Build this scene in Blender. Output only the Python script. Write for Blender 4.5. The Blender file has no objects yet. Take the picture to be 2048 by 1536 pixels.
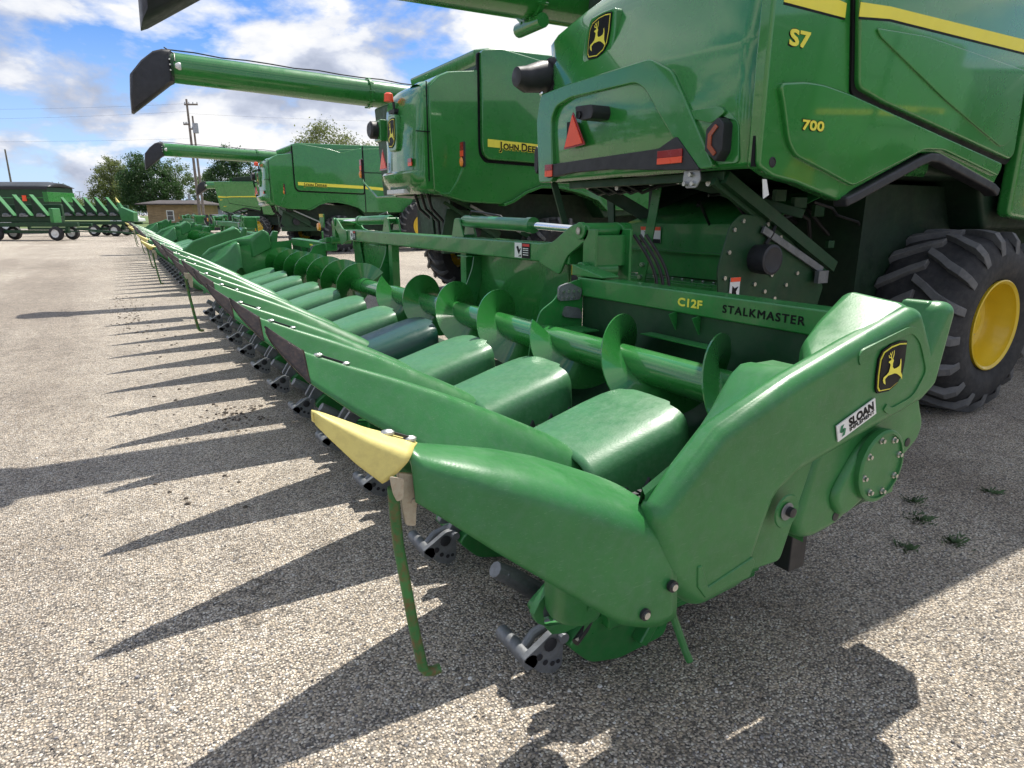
import bpy, bmesh, math, random
from mathutils import Vector, Matrix, noise
random.seed(7)
R = math.radians
SC = bpy.context.scene
COL = SC.collection
def lerp(a, b, t): return a + (b - a) * t
def interp(tab, x):
    if x <= tab[0][0]: return tab[0][1:]
    for a, b in zip(tab, tab[1:]):
        if x <= b[0]:
            t = (x - a[0]) / (b[0] - a[0])
            return tuple(lerp(p, q, t) for p, q in zip(a[1:], b[1:]))
    return tab[-1][1:]

# ------------------------------------------------------------------ materials
def node(nt, typ, ins=None, **kw):
    n = nt.nodes.new(typ)
    for k, v in kw.items(): setattr(n, k, v)
    for k, v in (ins or {}).items():
        if isinstance(v, bpy.types.NodeSocket): nt.links.new(v, n.inputs[k])
        else: n.inputs[k].default_value = v
    return n
def ramp(nt, fac, stops):
    n = nt.nodes.new('ShaderNodeValToRGB')
    nt.links.new(fac, n.inputs[0])
    el = n.color_ramp.elements
    while len(el) > 1: el.remove(el[0])
    el[0].position = stops[0][0]; el[0].color = (*stops[0][1], 1)
    for p, c in stops[1:]:
        e = el.new(p); e.color = (*c, 1)
    return n.outputs[0]
def mixc(nt, fac, a, b, blend='MIX'):
    n = nt.nodes.new('ShaderNodeMix'); n.data_type = 'RGBA'; n.blend_type = blend
    for sock, v in ((n.inputs[0], fac), (n.inputs[6], a), (n.inputs[7], b)):
        if isinstance(v, bpy.types.NodeSocket): nt.links.new(v, sock)
        elif isinstance(v, (int, float)): sock.default_value = v
        else: sock.default_value = (*v, 1)
    return n.outputs[2]
def new_mat(name):
    m = bpy.data.materials.new(name); m.use_nodes = True
    nt = m.node_tree
    return m, nt, nt.nodes['Principled BSDF']
def coords(nt): return nt.nodes.new('ShaderNodeTexCoord').outputs['Object']
def fbm(nt, scale, detail=4, rough=.55, vec=None):
    return node(nt, 'ShaderNodeTexNoise', {'Vector': vec or coords(nt), 'Scale': scale, 'Detail': detail, 'Roughness': rough}).outputs['Fac']
def simple(name, col, rough=.5, metal=0, var=.15, vscale=6, bump=0, bscale=60, coat=0, spec=.5, dust=None, dustamt=.5, scratch=0):
    m, nt, b = new_mat(name)
    v = coords(nt)
    n = fbm(nt, vscale, 5, .6, v)
    lo = tuple(c * (1 - var) for c in col); hi = tuple(min(1, c * (1 + var)) for c in col)
    c = ramp(nt, n, [(.3, lo), (.7, hi)])
    if dust:
        d = ramp(nt, fbm(nt, vscale * 7, 8, .7, v), [(.45, (0, 0, 0)), (.75, (dustamt,) * 3)])
        c = mixc(nt, d, c, dust)
    if scratch:
        mp = node(nt, 'ShaderNodeMapping', {'Vector': v, 'Scale': (10, 150, 150), 'Rotation': (.2, .5, .3)})
        s = ramp(nt, fbm(nt, 3, 3, .5, mp.outputs[0]), [(.66, (0, 0, 0)), (.70, (scratch,) * 3), (.74, (0, 0, 0))])
        c = mixc(nt, s, c, (.32, .45, .32))
    nt.links.new(c, b.inputs['Base Color'])
    r = ramp(nt, fbm(nt, vscale * 3, 4, .6, v), [(.3, (rough * .8,) * 3), (.7, (min(1, rough * 1.25),) * 3)])
    nt.links.new(r, b.inputs['Roughness'])
    b.inputs['Metallic'].default_value = metal
    b.inputs['Specular IOR Level'].default_value = spec
    b.inputs['Coat Weight'].default_value = coat; b.inputs['Coat Roughness'].default_value = .04
    if bump:
        bp = node(nt, 'ShaderNodeBump', {'Height': fbm(nt, bscale, 4, .6, v), 'Strength': bump, 'Distance': .004})
        nt.links.new(bp.outputs[0], b.inputs['Normal'])
    return m
M = {}
M['paint'] = simple('green_paint', (.027, .215, .038), .26, coat=1.0, var=.06, vscale=1.5, bump=.04, bscale=2.0)
M['paint_old'] = simple('green_paint_dull', (.026, .205, .035), .28, coat=.9, var=.12, vscale=2, dust=(.10, .17, .10), dustamt=.15, bump=.05, bscale=2.5)
M['frame'] = simple('green_frame_paint', (.022, .20, .040), .32, coat=.3, var=.2, vscale=5, dust=(.12, .16, .09), dustamt=.3)
M['dark_green'] = simple('shaded_chassis_green', (.006, .050, .014), .5, var=.25, vscale=4, dust=(.05, .06, .04), dustamt=.35)  # dark chassis green, lowered further to stand in for shade under the machines
M['poly'] = simple('green_polymer', (.030, .175, .044), .36, var=.14, vscale=5, dust=(.085, .19, .11), dustamt=.4, scratch=.22, spec=.5, bump=.10, bscale=160)
M['hood'] = simple('green_polymer_faded', (.045, .185, .068), .39, var=.13, vscale=7, dust=(.16, .28, .19), dustamt=.35, spec=.55, bump=.16, bscale=140)
M['hood_dark'] = simple('green_polymer_new', (.012, .065, .045), .32, var=.1, spec=.5, bump=.12, bscale=140)
M['yellow_poly'] = simple('yellow_polymer', (.70, .60, .19), .5, var=.08, vscale=8, dust=(.35, .27, .10), dustamt=.35, bump=.1, bscale=150)
M['brown_tip'] = simple('worn_dark_polymer', (.020, .014, .013), .32, var=.4, vscale=14, dust=(.11, .065, .045), dustamt=.5, bump=.15, bscale=90)
M['yellow'] = simple('yellow_paint', (.72, .50, .02), .35, coat=.3, var=.06)
M['decal_yellow'] = simple('yellow_decal', (.86, .77, .09), .45, var=.04, spec=.3)
M['black'] = simple('black_decal', (.006, .006, .008), .5, var=.2, spec=.2)
M['black_plastic'] = simple('black_plastic', (.022, .022, .026), .5, var=.2, bump=.1, bscale=200)
M['rubber'] = simple('tyre_rubber', (.024, .024, .026), .75, var=.3, vscale=3, dust=(.10, .095, .085), dustamt=.35, bump=.3, bscale=50)
M['lug'] = simple('dusty_tyre_lug', (.12, .12, .12), .8, var=.3, vscale=8, dust=(.17, .165, .155), dustamt=.6, bump=.4, bscale=60)
M['chrome'] = simple('chromed_rod', (.85, .87, .88), .09, metal=1, var=.03)
M['zinc'] = simple('galvanised_steel', (.38, .39, .40), .42, metal=.85, var=.25, vscale=12, dust=(.2, .2, .2), dustamt=.5, bump=.15)
M['cast'] = simple('cast_grey_metal', (.21, .22, .23), .48, metal=.5, var=.25, vscale=14, dust=(.13, .12, .11), dustamt=.5, bump=.25)
M['tan_metal'] = simple('tan_bracket', (.42, .37, .27), .5, var=.2, vscale=14, dust=(.25, .13, .07), dustamt=.5)
M['rust'] = simple('rusty_green_rod', (.03, .15, .035), .55, var=.3, vscale=8, dust=(.17, .055, .025), dustamt=1.0)
M['white'] = simple('white_decal', (.78, .78, .76), .45, var=.04)
M['red'] = simple('red_reflector', (.75, .05, .03), .25, var=.05, coat=.5)
M['dark_red'] = simple('dark_red_reflector', (.33, .012, .015), .25, var=.05, coat=.5)
M['orange'] = simple('orange_reflector', (.95, .10, .035), .3, var=.04)
M['dim_amber'] = simple('unlit_amber_lens', (.36, .075, .03), .25, var=.1, coat=.5)
M['black_green'] = simple('deep_shade_green', (.004, .022, .008), .6, var=.4, vscale=5)  # near-black green, shade under the machines put into the colour
M['amber'] = simple('amber_lens', (.9, .30, .03), .2, var=.05, coat=.6)
M['decal_red'] = simple('danger_decal_red', (.62, .03, .03), .45, var=.04)
M['sticker_green'] = simple('sticker_green', (.01, .19, .08), .45, var=.03)
M['bolt'] = simple('bolt_steel', (.55, .55, .52), .3, metal=.9, var=.15, vscale=20)
M['hose'] = simple('black_hose', (.012, .012, .013), .45, var=.2)

# ------------------------------------------------------------------ mesh builder
class MB:
    def __init__(s): s.v = []; s.f = []; s.m = []
    def add(s, verts, faces, m=0):
        k = len(s.v)
        s.v += [tuple(p) for p in verts]
        s.f += [tuple(i + k for i in f) for f in faces]; s.m += [m] * len(faces)
        return s
    def box(s, x0, x1, y0, y1, z0, z1, m=0):
        return s.add([(x, y, z) for x in (x0, x1) for y in (y0, y1) for z in (z0, z1)],
                     [(0, 1, 3, 2), (4, 6, 7, 5), (0, 4, 5, 1), (2, 3, 7, 6), (0, 2, 6, 4), (1, 5, 7, 3)], m)
    def beam(s, a, b, w, h, m=0, up=(0, 0, 1)):
        a = Vector(a); b = Vector(b); d = (b - a).normalized(); u = Vector(up)
        if abs(d.dot(u)) > .98: u = Vector((1, 0, 0))
        r = d.cross(u).normalized(); u = r.cross(d)
        P = []
        for c in (a, b):
            for i, j in ((-1, -1), (1, -1), (1, 1), (-1, 1)): P.append(c + r * (i * w / 2) + u * (j * h / 2))
        return s.add(P, [(0, 3, 2, 1), (4, 5, 6, 7), (0, 1, 5, 4), (1, 2, 6, 5), (2, 3, 7, 6), (3, 0, 4, 7)], m)
    def prism(s, poly, ax, a0, a1, m=0):
        def mk(p, a):
            q = list(p); q.insert(ax, a); return tuple(q)
        n = len(poly)
        return s.add([mk(p, a0) for p in poly] + [mk(p, a1) for p in poly],
                     [tuple(range(n)), tuple(range(2 * n - 1, n - 1, -1))] + [(i, (i + 1) % n, n + (i + 1) % n, n + i) for i in range(n)], m)
    def loft(s, rings, closed=True, cap0=True, cap1=True, m=0):
        n = len(rings[0]); V = [p for r in rings for p in r]; F = []
        for k in range(len(rings) - 1):
            for i in range(n if closed else n - 1):
                j = (i + 1) % n
                F.append((k * n + i, k * n + j, (k + 1) * n + j, (k + 1) * n + i))
        if closed and cap0: F.append(tuple(range(n - 1, -1, -1)))
        if closed and cap1: F.append(tuple(range((len(rings) - 1) * n, len(rings) * n)))
        return s.add(V, F, m)
    def tube(s, path, r, n=12, m=0, caps=True):
        P = [Vector(p) for p in path]; rings = []; prev = None
        for i, p in enumerate(P):
            d = (P[min(i + 1, len(P) - 1)] - P[max(i - 1, 0)]).normalized()
            if prev is None:
                u = Vector((0, 0, 1)) if abs(d.z) < .9 else Vector((1, 0, 0))
            else: u = prev
            a = d.cross(u).normalized(); u = a.cross(d).normalized(); prev = u
            rr = r[i] if isinstance(r, (list, tuple)) else r
            rings.append([p + a * (rr * math.cos(t)) + u * (rr * math.sin(t)) for t in (2 * math.pi * k / n for k in range(n))])
        return s.loft(rings, True, caps, caps, m)
    def lathe(s, prof, c, ax=1, n=32, m=0, closed=True):
        # prof: (offset along axis, radius)
        rings = []
        for h, r in prof:
            ring = []
            for k in range(n):
                t = 2 * math.pi * k / n; p = [r * math.cos(t), r * math.sin(t)]; p.insert(ax, h)
                ring.append(Vector(c) + Vector(p))
            rings.append(ring)
        return s.loft(rings, True, closed, closed, m)
    def cyl(s, a, b, r, n=16, m=0): return s.tube([a, b], r, n, m)
    def ball(s, c, r, n=8, m=0, sc=(1, 1, 1)):
        rings = []
        for i in range(n + 1):
            t = math.pi * i / n; rr = max(math.sin(t), .02)
            rings.append([(c[0] + sc[0] * r * rr * math.cos(a), c[1] + sc[1] * r * rr * math.sin(a), c[2] + sc[2] * r * math.cos(t)) for a in (2 * math.pi * k / (2 * n) for k in range(2 * n))])
        return s.loft(rings, True, True, True, m)
    def build_each(s, name, mats, parent, **kw):
        # every separate piece becomes an object of its own
        par = list(range(len(s.v)))
        def find(i):
            while par[i] != i: par[i] = par[par[i]]; i = par[i]
            return i
        for f in s.f:
            a = find(f[0])
            for i in f[1:]: par[find(i)] = a
        groups = {}
        for f, m in zip(s.f, s.m): groups.setdefault(find(f[0]), []).append((f, m))
        out = []
        for fs in groups.values():
            q = MB(); ids = {}
            for f, m in fs:
                for i in f:
                    if i not in ids: ids[i] = len(q.v); q.v.append(s.v[i])
                q.f.append(tuple(ids[i] for i in f)); q.m.append(m)
            out.append(q.build(name, mats, parent, **kw))
        return out
    def build(s, name, mats, parent=None, off=None, ang=38, bevel=0, seg=2, label=None, solid=0, mid=False):
        if off is None: off = ORG.get(parent, (0, 0, 0)) if parent else (0, 0, 0)
        me = bpy.data.meshes.new(name)
        me.from_pydata([(x - off[0], y - off[1], z - off[2]) for x, y, z in s.v], [], s.f)
        for m in (mats if isinstance(mats, (list, tuple)) else [mats]): me.materials.append(M[m] if isinstance(m, str) else m)
        me.polygons.foreach_set('material_index', s.m)
        bm = bmesh.new(); bm.from_mesh(me)
        if not mid: bmesh.ops.recalc_face_normals(bm, faces=bm.faces)
        bm.to_mesh(me); bm.free()
        if ang:
            me.shade_smooth(); me.set_sharp_from_angle(angle=R(ang))
        me.update()
        o = bpy.data.objects.new(name, me); COL.objects.link(o)
        if solid:
            md = o.modifiers.new('solid', 'SOLIDIFY'); md.thickness = solid; md.offset = -1
        if bevel:
            md = o.modifiers.new('bevel', 'BEVEL'); md.width = bevel; md.segments = seg; md.limit_method = 'ANGLE'; md.angle_limit = R(32); md.harden_normals = True
        if parent:
            o.parent = parent; ORG[o] = off
        else:
            o.location = off; ORG[o] = off
        if label: o['label'] = label
        return o
ORG = {}
def thing(name, label, cat, loc, group=None, rz=0, local=False):
    o = bpy.data.objects.new(name, None); COL.objects.link(o)
    o.location = loc; o.empty_display_size = .3
    o['label'] = label; o['category'] = cat
    if group: o['group'] = group
    o.rotation_euler = (0, 0, rz)
    ORG[o] = (0, 0, 0) if local else tuple(loc)
    return o
def tag(o, label=None, cat=None, group=None, kind=None):
    for k, v in (('label', label), ('category', cat), ('group', group), ('kind', kind)):
        if v: o[k] = v
    return o
def copy_tree(o, parent=None):
    c = o.copy(); COL.objects.link(c)
    if parent: c.parent = parent
    for ch in list(o.children): copy_tree(ch, c)
    return c
_fonts = {}
def text_mesh(txt, bold=.0, sx=1.0, space=1.0):
    # unit-height text as (verts, faces), baseline at 0, starting at x=0
    key = (txt, bold, sx, space)
    if key in _fonts: return _fonts[key]
    cu = bpy.data.curves.new('lettering', 'FONT'); cu.body = txt; cu.offset = bold; cu.resolution_u = 3; cu.space_character = space
    ob = bpy.data.objects.new('lettering', cu); COL.objects.link(ob)
    dg = bpy.context.evaluated_depsgraph_get(); dg.update()
    me = ob.evaluated_get(dg).to_mesh()
    V = [(v.co.x * sx, v.co.y) for v in me.vertices]; F = [tuple(p.vertices) for p in me.polygons]
    ob.evaluated_get(dg).to_mesh_clear()
    bpy.data.objects.remove(ob); bpy.data.curves.remove(cu)
    x0 = min(p[0] for p in V); h = max(p[1] for p in V); w = max(p[0] for p in V) - x0
    V = [((p[0] - x0) / h, p[1] / h) for p in V]
    _fonts[key] = (V, F, w / h)
    return _fonts[key]
def put_text(mb, txt, o, ux, uy, h, m=0, bold=.01, sx=1.0, space=1.0, width=None, lift=.0, fat=0):
    if fat:
        o = Vector(o); a = Vector(ux).normalized(); b = Vector(uy).normalized()
        for q, (i, j) in enumerate(((-1, -1), (1, -1), (1, 1), (-1, 1))):
            put_text(mb, txt, o + a * (i * fat) + b * (j * fat), ux, uy, h, m, bold, sx, space, width, lift - .00025 * (q + 1))
    # flat lettering: o = lower-left corner, ux/uy unit vectors, h = cap height
    V, F, w = text_mesh(txt, bold, sx, space)
    o = Vector(o); ux = Vector(ux).normalized(); uy = Vector(uy).normalized(); nn = ux.cross(uy)
    k = width / w if width else h
    mb.add([o + ux * (p[0] * k) + uy * (p[1] * h) + nn * lift for p in V], F, m)
    return w * k
# leaping deer emblem, unit square coordinates (x right, y up)
SHIELD = [(.10, .03), (.50, .0), (.78, .10), (.93, .27), (.97, .55), (.96, .97), (.72, 1.0), (.40, .98), (.12, .90), (.02, .75), (.0, .40), (.03, .12)]
DEER = [(.18, .22), (.26, .17), (.24, .24), (.22, .30), (.32, .355), (.44, .36), (.56, .365), (.66, .335), (.74, .29), (.83, .23), (.88, .17), (.86, .27), (.80, .35), (.79, .43), (.78, .50), (.77, .58), (.74, .66), (.72, .63), (.735, .56), (.71, .50), (.62, .475), (.52, .47), (.46, .52), (.445, .60), (.47, .66), (.44, .70), (.41, .71), (.37, .685), (.29, .67), (.285, .64), (.34, .62), (.365, .585), (.355, .50), (.33, .43), (.26, .385), (.16, .345), (.14, .29)]
ANTLER = [[(.40, .70), (.43, .70), (.46, .78), (.45, .88), (.43, .88), (.435, .79)], [(.37, .69), (.40, .705), (.37, .77), (.39, .86), (.37, .87), (.34, .77)], [(.36, .76), (.30, .76), (.27, .81), (.25, .80), (.29, .74), (.35, .735)], [(.36, .81), (.33, .82), (.31, .86), (.295, .85), (.31, .80), (.36, .79)]]
def put_emblem(parent, o, ux, uy, w, h, name='emblem'):
    o = Vector(o); ux = Vector(ux).normalized(); uy = Vector(uy).normalized(); nn = ux.cross(uy)
    def P(p, l, s=1.0): return o + ux * ((.5 + (p[0] - .5) * s) * w) + uy * ((.5 + (p[1] - .5) * s) * h) + nn * l
    mb = MB()
    for s, l, m in ((1.06, .003, 0), (.97, .005, 1), (.915, .007, 0)):
        n = len(SHIELD)
        mb.add([P(p, l, s) for p in SHIELD] + [P(p, l - .004, s) for p in SHIELD], [tuple(range(n))] + [(i, (i + 1) % n, n + (i + 1) % n, n + i) for i in range(n)], m)
    mb.add([P(p, .009) for p in DEER], [tuple(range(len(DEER)))], 1)
    for a in ANTLER: mb.add([P(p, .009) for p in a], [tuple(range(len(a)))], 1)
    return mb.build(name, ['black', 'decal_yellow'], parent, ang=0, mid=False)
def rounded(poly, r, n=4):
    out = []
    N = len(poly)
    for i in range(N):
        p = Vector(poly[i]); a = Vector(poly[i - 1]); b = Vector(poly[(i + 1) % N])
        da = (a - p); db = (b - p); k = min(r, da.length * .45, db.length * .45)
        pa = p + da.normalized() * k; pb = p + db.normalized() * k
        for j in range(n + 1):
            t = j / n
            q = pa * (1 - t) ** 2 + p * (2 * t * (1 - t)) + pb * t * t
            out.append((q.x, q.y))
    return out
def band(pts, w0, w1=None):
    # polygon following an open polyline, offset to both sides
    L = []; Rr = []
    P = [Vector(p) for p in pts]
    for i, p in enumerate(P):
        a = (P[i] - P[i - 1]).normalized() if i else None
        b = (P[i + 1] - P[i]).normalized() if i < len(P) - 1 else None
        d = ((a or b) + (b or a)).normalized(); n = Vector((-d.y, d.x))
        k = 1 / max(.5, n.dot(Vector((-(a or b).y, (a or b).x))))
        L.append(p + n * w0 * k); Rr.append(p - n * (w1 if w1 is not None else w0) * k)
    return [tuple(p) for p in L] + [tuple(p) for p in reversed(Rr)]
CLOUD_OFF = (7.7, 2.9); CLOUD_ROT = 3
# ------------------------------------------------------------------ camera, sun, sky
cam_d = bpy.data.cameras.new('camera'); cam = bpy.data.objects.new('camera', cam_d); COL.objects.link(cam)
fwd = Vector((0.49308355, 0.83237346, -0.25302774)); rgt = Vector((0.86037076, -0.50966867, 0)); upv = Vector((0.12896031, 0.21769767, 0.96745902))
cam.matrix_world = Matrix(((rgt.x, upv.x, -fwd.x, 0), (rgt.y, upv.y, -fwd.y, 0), (rgt.z, upv.z, -fwd.z, 1.42), (0, 0, 0, 1)))
cam_d.sensor_width = 36; cam_d.lens = 1300 / 2048 * 36; cam_d.clip_start = .05; cam_d.clip_end = 5000
SC.camera = cam
SC.view_settings.view_transform = 'Standard'; SC.view_settings.look = 'None'; SC.view_settings.gamma = 1; SC.view_settings.use_curve_mapping = False
SC.view_settings.exposure = 0.42
SUN = Vector((.59, .39, 1.11)).normalized()
sd = bpy.data.lights.new('sun', 'SUN'); sd.energy = 4.9; sd.angle = R(.55); sd.color = (1, .95, .87)
so = bpy.data.objects.new('sun', sd); COL.objects.link(so)
so.rotation_euler = SUN.to_track_quat('Z', 'Y').to_euler(); so.location = (20, 10, 40)
W = bpy.data.worlds.new('World'); SC.world = W; W.use_nodes = True
nt = W.node_tree; bg = nt.nodes['Background']
sky = node(nt, 'ShaderNodeTexSky', sky_type='NISHITA', sun_disc=False, sun_elevation=math.asin(SUN.z), sun_rotation=math.atan2(SUN.x, SUN.y))
sky.air_density = 1.0; sky.dust_density = .6; sky.ozone_density = 2.0
g = node(nt, 'ShaderNodeVectorRotate', {'Vector': nt.nodes.new('ShaderNodeTexCoord').outputs['Generated'], 'Angle': R(CLOUD_ROT)}, rotation_type='Z_AXIS').outputs[0]
sep = node(nt, 'ShaderNodeSeparateXYZ', {0: g})
zc = node(nt, 'ShaderNodeMath', {0: sep.outputs[2], 1: .0}, operation='MAXIMUM')
zz = node(nt, 'ShaderNodeMath', {0: zc.outputs[0], 1: .42}, operation='ADD')
dv = node(nt, 'ShaderNodeVectorMath', {0: g, 1: zz.outputs[0]}, operation='DIVIDE')
comb = node(nt, 'ShaderNodeCombineXYZ', {0: zz.outputs[0], 1: zz.outputs[0], 2: 1.0})
dv = node(nt, 'ShaderNodeVectorMath', {0: g, 1: comb.outputs[0]}, operation='DIVIDE')
flat = node(nt, 'ShaderNodeVectorMath', {0: dv.outputs[0], 1: (1, 1, 1.3)}, operation='MULTIPLY')
offs = node(nt, 'ShaderNodeVectorMath', {0: flat.outputs[0], 1: (CLOUD_OFF[0], CLOUD_OFF[1], 0)}, operation='ADD')
CS = 2.9
c1 = node(nt, 'ShaderNodeTexNoise', {'Vector': offs.outputs[0], 'Scale': CS, 'Detail': 13, 'Roughness': .57, 'Distortion': .15}).outputs['Fac']
off2 = node(nt, 'ShaderNodeVectorMath', {0: offs.outputs[0], 1: tuple(Matrix.Rotation(R(CLOUD_ROT), 3, 'Z') @ Vector((SUN.x * .10, SUN.y * .10, .12)))}, operation='ADD')
c2 = node(nt, 'ShaderNodeTexNoise', {'Vector': off2.outputs[0], 'Scale': CS, 'Detail': 6, 'Roughness': .5, 'Distortion': .15}).outputs['Fac']
mask = ramp(nt, c1, [(.415, (0, 0, 0)), (.47, (.6, .6, .6)), (.515, (1, 1, 1))])
df = node(nt, 'ShaderNodeMath', {0: c1, 1: c2}, operation='SUBTRACT')
df2 = node(nt, 'ShaderNodeMath', {0: df.outputs[0], 1: 3.4}, operation='MULTIPLY')
df3 = node(nt, 'ShaderNodeMath', {0: df2.outputs[0], 1: .52}, operation='ADD')
ccol = ramp(nt, df3.outputs[0], [(.05, (.45, .50, .63)), (.36, (.62, .67, .80)), (.54, (.84, .87, .94)), (.80, (1.0, 1.0, 1.0))])
skyc = node(nt, 'ShaderNodeVectorMath', {0: sky.outputs[0], 1: (.050, .076, .116)}, operation='MULTIPLY').outputs[0]
cl = node(nt, 'ShaderNodeVectorMath', {0: ccol, 1: (.77, .77, .77)}, operation='MULTIPLY').outputs[0]
haze = ramp(nt, sep.outputs[2], [(0.0, (.75, .75, .75)), (.22, (0, 0, 0))])
skyh = mixc(nt, haze, skyc, (.56, .70, .92))
full = mixc(nt, mask, skyh, cl)
nt.links.new(full, bg.inputs[0]); bg.inputs[1].default_value = 1.0

# ------------------------------------------------------------------ ground
def ground_mat():
    m, nt, b = new_mat('chip_seal_gravel')
    v = coords(nt)
    warp = node(nt, 'ShaderNodeTexNoise', {'Vector': v, 'Scale': 40, 'Detail': 2})
    wv = node(nt, 'ShaderNodeVectorMath', {0: warp.outputs['Color'], 1: (.012, .012, 0)}, operation='MULTIPLY').outputs[0]
    vv = node(nt, 'ShaderNodeVectorMath', {0: v, 1: wv}, operation='ADD').outputs[0]
    vo = node(nt, 'ShaderNodeTexVoronoi', {'Vector': vv, 'Scale': 108, 'Randomness': 1.0}, voronoi_dimensions='2D')
    vs = node(nt, 'ShaderNodeTexVoronoi', {'Vector': vv, 'Scale': 200, 'Randomness': 1.0}, voronoi_dimensions='2D')
    sp = node(nt, 'ShaderNodeSeparateColor', {0: vo.outputs['Color']})
    sp2 = node(nt, 'ShaderNodeSeparateColor', {0: vs.outputs['Color']})
    st = [(0, (.11, .105, .10)), (.18, (.22, .20, .175)), (.34, (.56, .475, .365)), (.50, (.45, .41, .36)), (.64, (.67, .58, .455)), (.80, (.60, .55, .49)), (.90, (.76, .71, .61)), (1, (.86, .83, .76))]
    ca = ramp(nt, sp.outputs[0], st); cb = ramp(nt, sp2.outputs[0], st)
    # which stones: big ones where the cell is "tall", small ones between
    da = node(nt, 'ShaderNodeMath', {0: vo.outputs['Distance'], 1: 1.25}, operation='MULTIPLY')
    big = ramp(nt, da.outputs[0], [(.52, (1, 1, 1)), (.60, (0, 0, 0))])
    col = mixc(nt, big, mixc(nt, .52, cb, (.028, .026, .024)), ca)
    big_noise = fbm(nt, .35, 6, .6, v)
    tone = ramp(nt, big_noise, [(.3, (.80, .78, .76)), (.7, (1.10, 1.08, 1.05))])
    col = mixc(nt, 1.0, col, tone, 'MULTIPLY')
    # wheel tracks running along the lot, darker, and old stains
    mp = node(nt, 'ShaderNodeMapping', {'Vector': v, 'Scale': (.22, .035, 1), 'Rotation': (0, 0, .5)})
    tr = ramp(nt, fbm(nt, 1.6, 5, .6, mp.outputs[0]), [(.48, (1, 1, 1)), (.60, (.74, .72, .71))])
    col = mixc(nt, 1.0, col, tr, 'MULTIPLY')
    mot = ramp(nt, fbm(nt, 5.5, 7, .65, v), [(.30, (.80, .79, .78)), (.5, (1, 1, 1)), (.70, (1.16, 1.15, 1.13))])
    col = mixc(nt, 1.0, col, mot, 'MULTIPLY')
    stn = ramp(nt, fbm(nt, 1.1, 6, .62, v), [(.66, (1, 1, 1)), (.74, (.62, .58, .56))])
    col = mixc(nt, 1.0, col, stn, 'MULTIPLY')
    cn = node(nt, 'ShaderNodeTexNoise', {'Vector': v, 'Scale': .42, 'Detail': 7, 'Roughness': .62}).outputs['Fac']
    crk = ramp(nt, cn, [(.4955, (1, 1, 1)), (.4985, (.45, .44, .43)), (.5005, (.45, .44, .43)), (.5035, (1, 1, 1))])
    cm = ramp(nt, fbm(nt, .6, 3, .5, v), [(.52, (0, 0, 0)), (.6, (1, 1, 1))])
    col = mixc(nt, cm, col, mixc(nt, 1.0, col, crk, 'MULTIPLY'))
    nt.links.new(col, b.inputs['Base Color'])
    b.inputs['Roughness'].default_value = .78; b.inputs['Specular IOR Level'].default_value = .35
    h1 = ramp(nt, da.outputs[0], [(0, (1, 1, 1)), (.35, (.85, .85, .85)), (.62, (.2, .2, .2)), (.8, (0, 0, 0))])
    h2 = ramp(nt, vs.outputs['Distance'], [(0, (.5, .5, .5)), (.7, (0, 0, 0))])
    hh = node(nt, 'ShaderNodeMath', {0: h1, 1: h2}, operation='MAXIMUM')
    tilt = node(nt, 'ShaderNodeMath', {0: hh.outputs[0], 1: sp.outputs[1]}, operation='MULTIPLY')
    hs = node(nt, 'ShaderNodeMath', {0: hh.outputs[0], 1: tilt.outputs[0]}, operation='ADD')
    bp = node(nt, 'ShaderNodeBump', {'Height': hs.outputs[0], 'Strength': 1.0, 'Distance': .0029})
    nt.links.new(bp.outputs[0], b.inputs['Normal'])
    return m
M['gravel'] = ground_mat()
mb = MB()
xs = [-900, -60, -8, -2, 4, 12, 40, 900]; ys = [-300, -20, -2, 4, 14, 40, 66, 1200]
V = [(x, y, 0) for x in xs for y in ys]; F = []
for i in range(len(xs) - 1):
    for j in range(len(ys) - 1):
        k = i * len(ys) + j; F.append((k, k + len(ys), k + len(ys) + 1, k + 1))
mb.add(V, F)
tag(mb.build('ground', 'gravel', ang=0, mid=True), kind='structure')
# ------------------------------------------------------------------ corn header (twelve rows)
PITCH = .762
def row(i): return 1.15 + PITCH * i
def super_ring(x, yc, zt, zb, wl, wr, zbl=None, zbr=None, p=1.5, q=1.3, n=11):
    zbl = zb if zbl is None else zbl; zbr = zb if zbr is None else zbr
    out = []
    for k in range(-n, n + 1):
        t = abs(k) / n * math.pi / 2; s = -1 if k < 0 else 1
        w = wl if s < 0 else wr; b = zbl if s < 0 else zbr
        out.append((x, yc + s * w * math.sin(t) ** (1 / p * 1.25), b + (zt - b) * max(0, math.cos(t)) ** (1 / q)))
    return out
SN = [(.325, 1.115, 1.100, .004), (.335, 1.107, 1.075, .016), (.36, 1.085, 1.035, .030), (.42, 1.037, .955, .052), (.55, .980, .84, .085), (.70, .920, .73, .13),
      (.89, .836, .60, .185), (1.05, .756, .50, .225), (1.19, .682, .42, .25), (1.30, .622, .37, .26), (1.38, .565, .345, .262), (1.43, .51, .335, .258), (1.47, .445, .33, .25)]
TENT = [(0, 0, 1), (.08, .10, .992), (.14, .17, .965), (.20, .225, .92), (.85, .93, .14), (.93, .97, .06), (1, 1, 0)]
TENT2 = [(0, 0, 1), (.15, .28, .988), (.24, .44, .955), (.31, .54, .90), (.37, .61, .83), (.88, .965, .13), (1, 1, 0)]
TENT = [(t / 20,) + interp(TENT, t / 20) for t in range(21)]; TENT2 = [(t / 20,) + interp(TENT2, t / 20) for t in range(21)]
HUMP = [(0, 0, 1), (.15, .34, .992), (.28, .60, .965), (.37, .75, .925), (.45, .85, .86), (.53, .92, .76), (.62, .96, .63), (.8, .985, .33), (1, 1, 0)]
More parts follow.
